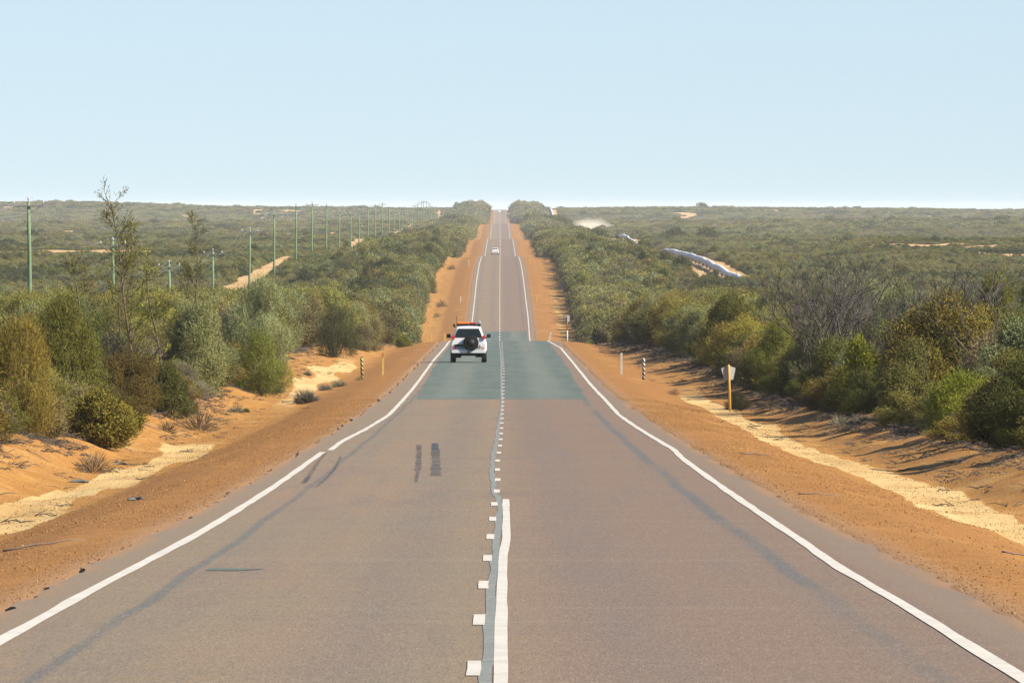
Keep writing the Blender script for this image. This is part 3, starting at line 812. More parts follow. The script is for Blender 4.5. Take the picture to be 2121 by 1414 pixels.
# fill of the two thickets: individual shrubs, nearest first -------------------------------
PLACE = {(a, b, c): '%s of %s thicket %s the striped posts' % ({'front': 'front row', 'deep': 'back rows'}[b], {'L': 'left', 'R': 'right'}[a], {'near': 'before', 'far': 'beyond'}[c])
         for a in 'LR' for b in ('front', 'deep') for c in ('near', 'far')}
LOOK = {'olive_a': 'tall olive green shrub', 'olive_b': 'rounded olive shrub', 'olive_c': 'upright olive shrub', 'silver_a': 'tall feathery silver green shrub', 'silver_b': 'rounded silver green shrub', 'dark_a': 'broad dark green shrub',
        'dark_b': 'low dark green shrub', 'rust_a': 'rust brown leafy shrub', 'brown_a': 'tall brown twiggy shrub', 'brown_b': 'low brown twiggy shrub', 'gold_a': 'yellow green shrub', 'lime_a': 'bright green shrub', 'needle_a': 'needled olive shrub'}
KL = ['olive_a', 'olive_b', 'silver_a', 'silver_b', 'dark_a', 'dark_b', 'rust_a', 'brown_a', 'brown_b', 'gold_a', 'needle_a', 'olive_c']
WF = {'L': [.11, .09, .13, .09, .06, .08, .09, .13, .08, .05, .07, .07], 'R': [.11, .10, .13, .10, .13, .10, .10, .08, .04, .04, .04, .08]}
cand = []
for side in 'LR':
    sg = -1 if side == 'L' else 1
    y = 196.0
    while y < 690:
        ed = float(edge_l(y) if side == 'L' else edge_r(y)); xmax = .0525 * y + 1.6
        x = ed + .75 + abs(rnd.gauss(0, .7)); first = True
        while x < xmax:
            cand.append((y + rnd.uniform(-1.8, 1.8), sg * x, 'front' if first else 'deep', side))
            x += rnd.uniform(2.0, 2.9); first = False
            if y > 380 and x > ed + 9: break
        y += 2.6 if y < 470 else 3.6
cand.sort()
nfill = 0
for (y, x, row, side) in cand:
    if nfill >= 275: break
    if row == 'front' and rnd.random() < .16: continue
    if row == 'deep' and rnd.random() < .16 + .0006 * y: continue
    px = 1036 + x * F / y
    if any(hy - 42 < y < hy - .5 and abs(px - hx) < (.42 * hw_ + 1.0) * F / hy for (_, hx, hy, _, hw_, _) in hand): continue     # keep the distinct plants in view
    r0 = 1.15 if row == 'front' else 1.25
    if any((x - a)**2 + ((y - b) * .8)**2 < (r0 + .45 * r)**2 for a, b, r in placed): continue
    k = rnd.choices(KL, WF[side])[0]
    if row == 'front':
        k = rnd.choices(['olive_b', 'silver_b', 'dark_b', 'brown_a', 'brown_b', 'dark_a', 'olive_a', 'rust_a'], [.12, .12, .19, .17, .14, .10, .08, .08])[0]
    h = KIND[k][2] * rnd.uniform(.66, 1.15) * (.84 if row == 'front' else 1.0) * (.86 if side == 'L' else 1.0)
    near = 'near' if y < 437 else 'far'
    shrub(k, x, y, LOOK[k] + ' in the ' + PLACE[(side, row, near)], 'shrubs of the roadside thickets', h)
    nfill += 1

# ------------------------------------------------------------------ the mass of heath: one object, geometry nodes
scol = bpy.data.collections.new('heath_sources')
def src(name, me):
    o = bpy.data.objects.new(name, me); scol.objects.link(o); return o
MK = ['olive', 'silver', 'dark', 'brown', 'needle', 'grey']
nk = 0
for lod, (H, W, ns, per, L, wd, spl) in enumerate([(2.0, 2.4, 1100, 6, .16, .045, .42), (1.7, 3.6, 900, 5, .26, .10, .5), (1.7, 6.5, 900, 4, .50, .22, .7), (2.2, 2.6, 4200, 7, .085, .020, .34)]):
    for j, mk in enumerate(MK):
        me = foliage_mesh('heath_%d_%d' % (lod, j), 900 + lod * 10 + j, H * (1.0 if mk != 'grey' else .8), W, ns, per, L, wd if mk != 'grey' else wd * .45, .5, M_leaf[mk], nl=8 + 4 * (lod % 3), spl=spl, inner=.5)
        src('heath_%02d' % nk, me); nk += 1
NKL = len(MK)
runY = np.arange(60.0, 7600, 5.0)
runS = np.maximum.accumulate((profile0(runY) - CAMZ) / runY)
def scatter(y0, y1, cell, lod, hsc, side_edge=True):
    n = int(.0615 * (y1**2 - y0**2) / cell)
    y = np.sqrt(R.uniform(y0**2, y1**2, n)); x = R.uniform(-1, 1, n) * (.0595 * y + 3)
    ed = np.where(x > 0, edge_r(y), edge_l(y))
    ax = np.abs(x)
    ok = ax > ed + .5 + (lod * .8)
    b = bare_at(x, y)
    ok &= R.uniform(0, 1, n) > np.clip(b * 1.4, 0, 1)
    cl = vnoise(x / 14, y / 40, 80 + lod)
    ok &= R.uniform(0, 1, n) < .45 + 1.0 * cl
    z = ground_z(x, y)
    tall = 1.0 - .50 * sstep(ax, 16, 34) * sstep(y, 500, 1100)
    tall = tall * (1 - .6 * sstep(ax, 48, 60) * np.exp(-((y - 1800) / 110.0)**4))
    h = hsc * tall * (.6 + .75 * R.uniform(0, 1, n)**1.3)
    s = (z + h * 2.4 - CAMZ) / y
    vis = s > np.interp(y, runY, runS) - .0009
    ok &= vis
    kn = vnoise(x / 22, y / 70, 90) + R.uniform(-.35, .35, n)
    kd = np.select([kn < .25, kn < .42, kn < .62, kn < .76, kn < .92], [2, 1, 0, 4, 3], 5)
    big = (R.uniform(0, 1, n) < .010) & (y > 1200); h = np.where(big, h * 1.75, h); kd = np.where(big, np.where(R.uniform(0, 1, n) < .7, 2, 0), kd)
    return x[ok], y[ok], z[ok] - .05, h[ok], (kd + lod * NKL)[ok]
parts = []
px_, py_, pz_, ph_, pk_ = scatter(200, 470, 2.6, 0, .62)
dp_ = sstep(np.abs(px_), np.where(px_ > 0, edge_r(py_), edge_l(py_)) + 1.2, np.where(px_ > 0, edge_r(py_), edge_l(py_)) + 3.5)
parts.append((px_, py_, pz_, ph_ * (.80 + .75 * dp_), pk_ + 3 * NKL))
q_ = scatter(450, 700, 2.6, 0, 1.1); parts.append(q_[:4] + (q_[4] + 3 * NKL,))
parts.append(scatter(1090, 1990, 2.5, 0, 1.05))
parts.append(scatter(1990, 3700, 7.0, 1, 1.1))
parts.append(scatter(3700, 8200, 26.0, 2, 1.15))
yy = R.uniform(1360, 1404, 110); xx = R.uniform(28.5, 40, 110)
parts.append((xx, yy, ground_z(xx, yy) - .05, R.uniform(.7, 1.05, 110), R.choice(6, 110)))
# the tall verge of trees at each side of the far road
for (a, b, n, lod) in ((700, 1120, 900, 0), (1120, 1990, 1500, 0), (2200, 2900, 1000, 1), (3450, 4600, 900, 1), (5800, 6700, 500, 2)):
    y = R.uniform(a, b, n); sg = np.where(R.uniform(0, 1, n) < .5, -1, 1)
    ed = np.where(sg > 0, edge_r(y), edge_l(y)); x = sg * (ed + .8 + R.uniform(0, 1, n)**1.4 * 13)
    parts.append((x, y, ground_z(x, y) - .05, R.uniform(1.0, 1.75, n) * (1.0 if lod < 2 else 1.5), R.choice(NKL, n, p=[.26, .2, .26, .14, .1, .04]) + lod * NKL))
sx_, sy_, sz_, sh_, sk_ = [np.concatenate([p[i] for p in parts]) for i in range(5)]
print('heath points', len(sx_))
hme = bpy.data.meshes.new('heath')
hme.vertices.add(len(sx_)); hme.vertices.foreach_set('co', np.stack([sx_, sy_, sz_], -1).astype(np.float32).ravel())
at = hme.attributes.new('sc', 'FLOAT_VECTOR', 'POINT')
wx = (.70 + .45 * R.uniform(0, 1, len(sx_))) * np.clip(sh_, .7, 1.7)
at.data.foreach_set('vector', np.stack([wx, wx, sh_], -1).astype(np.float32).ravel())
at = hme.attributes.new('rot', 'FLOAT_VECTOR', 'POINT')
at.data.foreach_set('vector', np.stack([0 * wx, 0 * wx, R.uniform(0, 6.28, len(sx_))], -1).astype(np.float32).ravel())
at = hme.attributes.new('kd', 'INT', 'POINT'); at.data.foreach_set('value', sk_.astype(np.int32))

def instancer(name, me, col, label, cat):
    ng = bpy.data.node_groups.new(name + '_nodes', 'GeometryNodeTree')
    ng.interface.new_socket('Geometry', in_out='INPUT', socket_type='NodeSocketGeometry')
    ng.interface.new_socket('Geometry', in_out='OUTPUT', socket_type='NodeSocketGeometry')
    i = ng.nodes.new('NodeGroupInput'); o = ng.nodes.new('NodeGroupOutput')
    ip = ng.nodes.new('GeometryNodeInstanceOnPoints'); ci = ng.nodes.new('GeometryNodeCollectionInfo')
    ci.inputs['Collection'].default_value = col; ci.inputs['Separate Children'].default_value = True; ci.inputs['Reset Children'].default_value = True
    def na(n, t):
        q = ng.nodes.new('GeometryNodeInputNamedAttribute'); q.data_type = t; q.inputs['Name'].default_value = n; return q.outputs['Attribute']
    L = ng.links.new
    L(i.outputs[0], ip.inputs['Points']); L(ci.outputs[0], ip.inputs['Instance']); ip.inputs['Pick Instance'].default_value = True
    L(na('kd', 'INT'), ip.inputs['Instance Index']); L(na('sc', 'FLOAT_VECTOR'), ip.inputs['Scale'])
    er = ng.nodes.new('FunctionNodeEulerToRotation'); L(na('rot', 'FLOAT_VECTOR'), er.inputs[0]); L(er.outputs[0], ip.inputs['Rotation'])
    L(ip.outputs[0], o.inputs[0])
    ob = link(name, me)
    md = ob.modifiers.new('scatter', 'NODES'); md.node_group = ng
    return tag(ob, label, cat, None, 'stuff')
instancer('heath', hme, scol, 'dense low heath scrub covering the plain on both sides of the road', 'heath')

# ------------------------------------------------------------------ gravel on the verges (too many to count)
M_peb = Mat('pebble'); oi = M_peb.n('ShaderNodeObjectInfo').outputs['Random']
M_peb.end(M_peb.mix(oi, (.12, .055, .018), (.33, .18, .065)), .9, .1); M_peb = M_peb.m
pcol = bpy.data.collections.new('gravel_sources')
for k in range(3):
    bm = bmesh.new(); bmesh.ops.create_icosphere(bm, subdivisions=1, radius=.5)
    for v in bm.verts: v.co *= rnd.uniform(.65, 1.15); v.co.z *= .7
    me = bpy.data.meshes.new('pebble%d' % k); bm.to_mesh(me); bm.free(); me.materials.append(M_peb)
    pcol.objects.link(bpy.data.objects.new('pebble_%d' % k, me))
n = 170000
y = np.sqrt(R.uniform(70**2, 340**2, n)); x = R.choice([-1, 1], n) * (4.15 + R.uniform(0, 1, n)**1.2 * 6.2)
ok = (np.abs(x) < .054 * y + .5) & (vnoise(x * .8, y * .15, 61) > R.uniform(.1, .75, n)); x, y = x[ok], y[ok]; n = len(x)
gme = bpy.data.meshes.new('gravel'); gme.vertices.add(n); gme.vertices.foreach_set('co', np.stack([x, y, ground_z(x, y) + .004], -1).astype(np.float32).ravel())
sz = .008 + .020 * R.uniform(0, 1, n)**2.5 + .02 * (R.uniform(0, 1, n) < .02)
at = gme.attributes.new('sc', 'FLOAT_VECTOR', 'POINT'); at.data.foreach_set('vector', np.stack([sz, sz, sz], -1).astype(np.float32).ravel())
at = gme.attributes.new('rot', 'FLOAT_VECTOR', 'POINT'); at.data.foreach_set('vector', R.uniform(0, 6.28, (n, 3)).astype(np.float32).ravel())
at = gme.attributes.new('kd', 'INT', 'POINT'); at.data.foreach_set('value', R.integers(0, 3, n).astype(np.int32))
instancer('gravel', gme, pcol, 'loose orange gravel stones lying on both verges', 'gravel')

# ------------------------------------------------------------------ twig and leaf litter along the thicket edges (too much to count)
lcol = bpy.data.collections.new('litter_sources')
for k in range(4):
    b = MB(); rd = random.Random(70 + k)
    for q in range(5):
        p = Vector((rd.uniform(-.2, .2), rd.uniform(-.2, .2), .01)); a_ = rd.uniform(0, 6.28); L = rd.uniform(.15, .45)
        e = p + Vector((math.cos(a_) * L, math.sin(a_) * L, rd.uniform(-.01, .09)))
        b.tube([p, p.lerp(e, .5) + Vector((0, 0, rd.uniform(0, .04))), e], [.010, .008, .004], 4)
    lcol.objects.link(bpy.data.objects.new('litter_%d' % k, b.mesh('litter_%d' % k, M_dead if k < 2 else M_bark)))
n = 16000
y = np.sqrt(R.uniform(150**2, 690**2, n)); sg = R.choice([-1, 1], n)
ed = np.where(sg > 0, edge_r(y), edge_l(y)); x = sg * (ed + .6 - R.exponential(.55, n))
ok = (np.abs(x) < .054 * y + .5) & (np.abs(x) > 6.2) & (vnoise(x * .6, y * .1, 66) > .3); x, y = x[ok], y[ok]; n = len(x)
lme = bpy.data.meshes.new('leaf_litter'); lme.vertices.add(n); lme.vertices.foreach_set('co', np.stack([x, y, ground_z(x, y) + .005], -1).astype(np.float32).ravel())
q = R.uniform(.35, 1.1, n)
at = lme.attributes.new('sc', 'FLOAT_VECTOR', 'POINT'); at.data.foreach_set('vector', np.stack([q, q, q], -1).astype(np.float32).ravel())
at = lme.attributes.new('rot', 'FLOAT_VECTOR', 'POINT'); at.data.foreach_set('vector', np.stack([0 * q, 0 * q, R.uniform(0, 6.28, n)], -1).astype(np.float32).ravel())
at = lme.attributes.new('kd', 'INT', 'POINT'); at.data.foreach_set('value', R.integers(0, 4, n).astype(np.int32))
instancer('leaf_litter', lme, lcol, 'dry twig litter scattered along the foot of both thickets', 'litter')

# ------------------------------------------------------------------ power line
M_pole = simple('treated_pole', (.115, .175, .090), .85, .15, var=.3, scale=3, dirt=((.17, .165, .125), .7))
M_arm = simple('crossarm_timber', (.13, .13, .13), .8, .2, var=.3)
M_ins = simple('porcelain', (.42, .43, .44), .3, .5, var=.05)
M_wire = simple('wire_metal', (.30, .30, .31), .5, .5, metal=.3)
POLEX = -33.6
pole = empty('power_pole', (POLEX, 702, 0), '', 'power pole', 'power poles of the line left of the road')
b = MB(); b.tube([(0, 0, -.6), (0, 0, 3), (.015, 0, 6.5), (0, 0, 10.1)], [.165, .155, .135, .115], 12); b.build('pole', M_pole, pole, True)
b = MB(); b.box((0, -.16, 9.75), (2.2, .10, .095)); b.build('crossarm', M_arm, pole, bevel=.01)
b = MB(); b.tube([(-.05, -.12, 9.2), (-.75, -.12, 9.68)], .02, 5); b.tube([(.05, -.12, 9.2), (.75, -.12, 9.68)], .02, 5); b.build('brace', M_arm, pole)
for sx in (-1.05, 0, 1.05):
    zb = 9.81 if sx else 10.1
    b = MB(); b.lathe([(zb, .03), (zb + .10, .03), (zb + .12, .075), (zb + .20, .06), (zb + .22, .07), (zb + .30, .05), (zb + .34, .03)], 'z', (sx, -.16 if sx else 0, 0), 10)
    b.build('insulator', M_ins, pole, True)
npole = 31
ORD = ['nearest green power pole, tallest at the left edge of the photo', 'second nearest green power pole, half hidden behind the leaning sapling', 'third nearest power pole, its top below the horizon, left of the upright dark sapling',
       'fourth nearest power pole, low in the dip right of the upright dark sapling', 'fifth nearest power pole, with a clear crossarm at the start of the sandy track', 'sixth nearest power pole standing in the sandy track',
       'seventh nearest power pole at the upper end of the sandy track', 'eighth nearest power pole reaching the horizon beyond the sandy track', 'ninth nearest power pole, top on the horizon', 'tenth nearest power pole, pale and thin against the heath']
attach = []
for k in range(npole):
    Y = 702 + 150.0 * k
    p = pole if k == 0 else copy_tree(pole)
    dx = rnd.uniform(-.25, .25)
    z = gz(POLEX + dx, Y) + {0: -.1, 1: -.1}.get(k, 0)
    p.location = (POLEX + dx, Y, z)
    p.rotation_euler = (rnd.uniform(-.012, .012), rnd.uniform(-.015, .015), rnd.uniform(-.05, .05))
    p['label'] = ORD[k] if k < 10 else ('thin far power pole in the middle of the line, below the horizon' if k < 24 else 'hair thin power pole at the far end of the line by the skyline')
    attach.append((POLEX + dx, Y, z))
for sx in (-1.05, 0, 1.05):
    pts = []
    a0 = (attach[0][0], 560.0, attach[0][2] + 1.0)
    seq = [a0] + attach[:30]
    for a, c in zip(seq[:-1], seq[1:]):
        for s in range(8):
            t = s / 8; pts.append((a[0] * (1 - t) + c[0] * t + sx, a[1] * (1 - t) + c[1] * t, a[2] * (1 - t) + c[2] * t + (10.45 if sx == 0 else 10.12) - 1.6 * 4 * t * (1 - t)))
    b = MB(); b.tube(pts, .007, 4)
    o = b.build('power_line', M_wire)
    tag(o, {-1.05: 'outer power wire on the side away from the road', 0: 'middle power wire on the pole tops', 1.05: 'power wire on the road side of the poles'}[sx], 'wire', 'wires of the power line')

# ------------------------------------------------------------------ pipeline
M_pipe = simple('pipe_paint', (.50, .48, .455), .6, .3, var=.06, scale=.6, dirt=((.34, .30, .26), .4))
M_conc = simple('concrete', (.20, .18, .16), .9, .1)
pipe = empty('water_pipeline', (34.6, 1430, gz(34.6, 1430)), 'white above ground water pipeline winding beside the sandy track on the right', 'pipeline')
ox, oy, oz = pipe.location
def pipe_run(y0, y1, dy):
    pts = []
    y = y0
    while y <= y1:
        x = np.interp(y, [1400, 1434, 1460, 1572, 1700, 1877, 2000, 2400, 2775, 7000], [35.0, 34.6, 33.9, 33.6, 33.0, 32.0, 32.5, 34.0, 34.8, 33.0])
        pts.append((x - ox, y - oy, gz(x, y) + .95 - oz)); y += dy
    return pts
for (a, c, d, r) in ((1404, 1985, 8, .47), (2330, 2920, 12, .42), (6050, 6650, 25, .6)):
    pts = pipe_run(a, c, d)
    b = MB(); b.tube(pts, r, 16); b.build('pipe', M_pipe, pipe, True)
    if a == 1404:
        b2 = MB()
        for i in range(0, len(pts) - 1, 2):
            p, q = Vector(pts[i]), Vector(pts[i + 1]); dd = (q - p).normalized()
            b2.tube([p - dd * .35, p + dd * .35], .485, 16)
        b2.build('pipe_collar', simple('collar', (.40, .375, .345), .7), pipe, True)
        for i in range(1, len(pts), 3):
            if len(pipe.children) > 44: break
            p = pts[i]; s = MB(); s.box((p[0], p[1], p[2] - .75), (.9, .5, .8)); s.build('support', M_conc, pipe, bevel=.03)

# ------------------------------------------------------------------ posts and signs
M_yel = simple('post_yellow', (.46, .285, .065), .7, .2, var=.15, dirt=((.24, .15, .07), .6))
M_wht = simple('post_white', (.40, .36, .30), .7, .2, var=.08, dirt=((.27, .18, .11), .6))
M_blk = simple('post_black', (.03, .03, .032), .6, .3)
M_brn = simple('post_brown', (.30, .13, .05), .8, .1)
M_alu = simple('sign_back', (.33, .33, .305), .5, .4, metal=.1, var=.08, dirt=((.22, .19, .15), .5))

def stripe_mat(name, light):
    a = Mat(name); x, y, z = a.xyz(a.coord())
    s = a.math('FRACT', a.math('ADD', a.math('MULTIPLY', z, 5.2), a.math('MULTIPLY', x, 5.5)))
    return a.end(a.mix(a.step(s, .47, .53), (.025, .025, .03), light), .6, .3)
def post(name, xi, Y, h, wd, mat, label, cat, cap=None, tilt=0.0, group=None, dzz=0.0):
    x = X(xi, Y); t = empty(name, (x, Y, gz(x, Y) + dzz), label, cat, group)
    t.rotation_euler = (rnd.uniform(-.02, .02), tilt, 0)
    b = MB(); b.box((0, 0, h / 2 - .15), (wd, wd * .45, h + .3)); b.build('post', mat, t, bevel=.006)
    if cap:
        b = MB(); b.box((0, -wd * .3, h * .86), (wd * .92, wd * .2, h * .18)); b.build('reflector', cap, t)
    return t
def round_post(name, xi, Y, h, r, mat, label, cat, tilt=0.0):
    x = X(xi, Y); t = empty(name, (x, Y, gz(x, Y)), label, cat)
    t.rotation_euler = (0, tilt, 0)
    b = MB(); b.tube([(0, 0, -.2), (0, 0, h - .03), (0, 0, h)], [r, r, r * .8], 12); b.build('post', mat, t, True)
    return t
round_post('marker_post', 750, 434, 1.0, .062, stripe_mat('stripes_yellow', (.42, .31, .11)), 'black and yellow spiral striped post on the left verge', 'marker post', -.02)
round_post('marker_post', 1333, 434, .98, .062, stripe_mat('stripes_white', (.45, .42, .37)), 'black and white spiral striped post on the right verge', 'marker post', .01)
post('guide_post', 793, 442, 1.05, .10, M_yel, 'yellow guide post with a brown top beside the striped post on the left', 'guide post', M_brn)
post('guide_post', 1287, 446, .98, .10, M_wht, 'pale guide post on the right verge beside the striped post', 'guide post', None)
post('guide_post', 893, 676, .72, .10, M_yel, 'yellow guide post at the crest, left of the four wheel drive, farther from the road', 'guide post')
post('guide_post', 921, 680, .72, .10, M_yel, 'yellow guide post at the crest, left of the four wheel drive, nearer the road', 'guide post')
post('guide_post', 1136, 684, .82, .11, M_wht, 'white guide post leaning right at the crest beside the right edge line', 'guide post', None, .22)
post('guide_post', 954, 1322, .95, .13, M_wht, 'small white guide post on the left verge just beyond the dip', 'guide post')
post('guide_post', 1112, 1322, .95, .13, M_yel, 'small yellow guide post on the right verge just beyond the dip', 'guide post')
post('guide_post', 971, 1640, 1.0, .13, M_wht, 'small white guide post on the left verge near the second crest', 'guide post')
post('guide_post', 1097, 1640, 1.0, .13, M_yel, 'small yellow guide post on the right verge near the second crest', 'guide post', None, .06)

def keystone():
    Y = 340; x = X(1512, Y); t = empty('road_sign', (x, Y, gz(x, Y)), 'keystone shaped road sign seen from behind on a yellow post, right verge', 'sign')
    t.rotation_euler = (0, -.035, .12)
    b = MB(); b.tube([(0, -.04, -.3), (0, -.04, 1.60), (0, -.04, 1.63)], [.045, .045, .03], 12); b.build('post', M_yel, t, True)
    b = MB(); b.prism([(-.25, 1.50), (0, 1.60), (.25, 1.50), (.235, 1.42), (.155, 1.10), (-.155, 1.10), (-.235, 1.42)], .012, .018); b.build('panel', M_alu, t)
    b = MB(); b.prism([(-.25, 1.50), (0, 1.60), (.25, 1.50), (.155, 1.10), (-.155, 1.10), (-.20, 1.13), (-.145, 1.125), (.145, 1.125), (.225, 1.49), (0, 1.575), (-.225, 1.49), (-.135, 1.125)][:5], .020, .024); b.build('panel_face', M_wht, t)
    b = MB(); b.box((0, -.005, 1.42), (.16, .03, .04)); b.box((0, -.005, 1.2), (.16, .03, .04)); b.build('bracket', M_alu, t)
keystone()
def far_sign():
    Y = 690; x = X(1175, Y); t = empty('road_sign', (x, Y, gz(x, Y) - .2), 'small pale sign plate on a white post at the crest on the right', 'sign')
    b = MB(); b.tube([(0, 0, -.3), (0, 0, 1.0)], .05, 10); b.build('lower_post', M_wht, t, True)
    b = MB(); b.tube([(0, 0, 1.0), (0, 0, 2.0)], .04, 10); b.build('upper_post', M_brn, t, True)
    b = MB(); b.box((0, .03, 1.83), (.34, .012, .44)); b.build('panel', M_alu, t)
far_sign()

# ------------------------------------------------------------------ sticks and scraps
M_scrap = simple('rubber_scrap', (.085, .095, .095), .8, .2)
M_stick = simple('stick_wood', (.17, .13, .10), .9, .1, var=.4)
def at_img(xi, yi, side):
    """ground point that projects to a photo pixel on the near verges"""
    lo, hi = 60.0, 700.0
    for _ in range(50):
        m = (lo + hi) / 2; zz = gz(X(xi, m), m)
        if 430 + (CAMZ - zz) * F / m > yi: lo = m
        else: hi = m
    return X(xi, lo), lo
for (xi, yi, s, lb) in ((250, 963, .34, 'flat dark tyre scrap lying in the left drain, farther one'), (161, 1000, .44, 'flat dark tyre scrap lying in the left drain, nearer one'), (282, 1037, .26, 'small grey tyre scrap on the left gravel verge')):
    x, y = at_img(xi, yi, 'L'); b = MB()
    b.tube([(-s / 2, 0, .02), (-s * .2, .15, .03), (s * .2, .2, .03), (s / 2, .1, .02)], [.015, .034, .034, .015], 6)
    tag(b.build('tyre_scrap', M_scrap, None, True, loc=(x, y, gz(x, y))), lb, 'tyre scrap')
def stick(xi, yi, L, r, label, rz, group=None):
    x, y = at_img(xi, yi, 'L'); rd = random.Random(int(xi * 7 + yi)); b = MB()
    pts = []
    for i in range(6):
        t = i / 5 - .5; px, py = L * t * math.cos(rz), L * t * math.sin(rz); py += rd.uniform(-.06, .06)
        pts.append((px, py, gz(x + px, y + py) - gz(x, y) + r * .7 + rd.uniform(0, .03)))
    b.tube(pts, [r, r * .95, r * .85, r * .7, r * .5, r * .3], 5)
    tag(b.build('fallen_stick', M_stick, None, True, loc=(x, y, gz(x, y))), label, 'stick', group)
stick(90, 1128, .95, .014, 'long thin dark stick lying on the near left gravel', .05)
stick(290, 876, 1.2, .03, 'grey fallen branch under the left thicket edge', .3)
stick(150, 895, 1.6, .04, 'bleached fallen branch below the yellow green shrub', -.2)
stick(600, 833, .6, .03, 'short pale stick in front of the grey ball tuft', .1)
stick(768, 697, 2.4, .06, 'bleached log at the crest on the left, under the grey brown shrub', .1)
stick(735, 700, 1.8, .05, 'second bleached log at the left crest', -.3)
stick(1252, 708, 1.0, .07, 'pale short log at the right crest beside the verge', .2)
stick(2106, 1150, .35, .012, 'small dark twig on the gravel at the right edge of the photo', .2)
stick(1770, 846, 1.6, .03, 'grey fallen branch on the right bank among the shadows', .4)
stick(1940, 888, 1.8, .03, 'grey fallen branch below the bright lime green shrub', .3)
for k in range(34):
    left = k % 2 == 0
    xi, yi = (rnd.uniform(20, 560), rnd.uniform(900, 1010)) if left else (rnd.uniform(1500, 2100), rnd.uniform(800, 1040))
    if left and not (900 < yi < 1120 - xi * .35): continue
    stick(xi, yi, rnd.uniform(.25, .7), rnd.uniform(.008, .018), 'small twig lying on the sandy left bank' if left else 'small twig lying on the shaded right bank', rnd.uniform(-.6, .6), 'twigs on the banks')

# ------------------------------------------------------------------ vehicles
M_white = simple('car_white', (.50, .50, .50), .3, .5, var=.02)
M_glass = simple('car_glass', (.006, .010, .009), .12, .28, var=.1)
M_tyre = simple('tyre_rubber', (.008, .008, .0085), .85, .10)
M_rim = simple('rim_metal', (.35, .35, .36), .35, .5, metal=.7)
M_trim = simple('black_trim', (.008, .008, .009), .6, .18)
M_red = simple('tail_red', (.38, .010, .014), .25, .5)
M_amb = simple('amber_lens', (.62, .155, .012), .3, .5)
M_dark = simple('car_dark', (.05, .055, .07), .3, .5)
M_plate = simple('plate_blue', (.13, .20, .23), .5, .3)
M_grey = simple('lamp_grey', (.20, .24, .25), .4, .5)

def ring(pts): return [(-x, y, z) for x, y, z in reversed(pts)] + pts if False else pts
def car_body(parent, st, mat, name='body'):
    """st: list of stations; each a list of half section points (x>=0, y, z) bottom to top"""
    b = MB(); n = len(st[0]); m = 2 * n
    vs = []
    for s in st:
        vs += [(x, y, z) for x, y, z in s] + [(-x, y, z) for x, y, z in reversed(s)]
    fs = []
    for i in range(len(st) - 1):
        for k in range(m):
            fs.append((i * m + k, i * m + (k + 1) % m, (i + 1) * m + (k + 1) % m, (i + 1) * m + k))
    for e in (0, len(st) - 1):
        for k in range(n - 1):
            a, c = e * m + k, e * m + k + 1; fs.append((a, c, e * m + m - 2 - k, e * m + m - 1 - k))
    b.add(vs, fs)
    o = b.build(name, mat, parent, False, .035)
    return o
def wheel(parent, x, y, z, r, wd, sgn):
    b = MB(); h = wd / 2
    b.lathe([(-h, r * .6), (-h, r * .93), (-h * .7, r), (h * .7, r), (h, r * .93), (h, r * .6)], 'x', (0, 0, 0), 28)
    t = b.build('wheel', M_tyre, parent, True, loc=(x, y, z))
    b = MB(); b.lathe([(sgn * h * .80, r * .60), (sgn * h * 1.02, r * .58), (sgn * h * .9, r * .2), (sgn * h * 1.04, r * .12)], 'x', (0, 0, 0), 20); b.build('rim', M_rim, t, True)
    return t

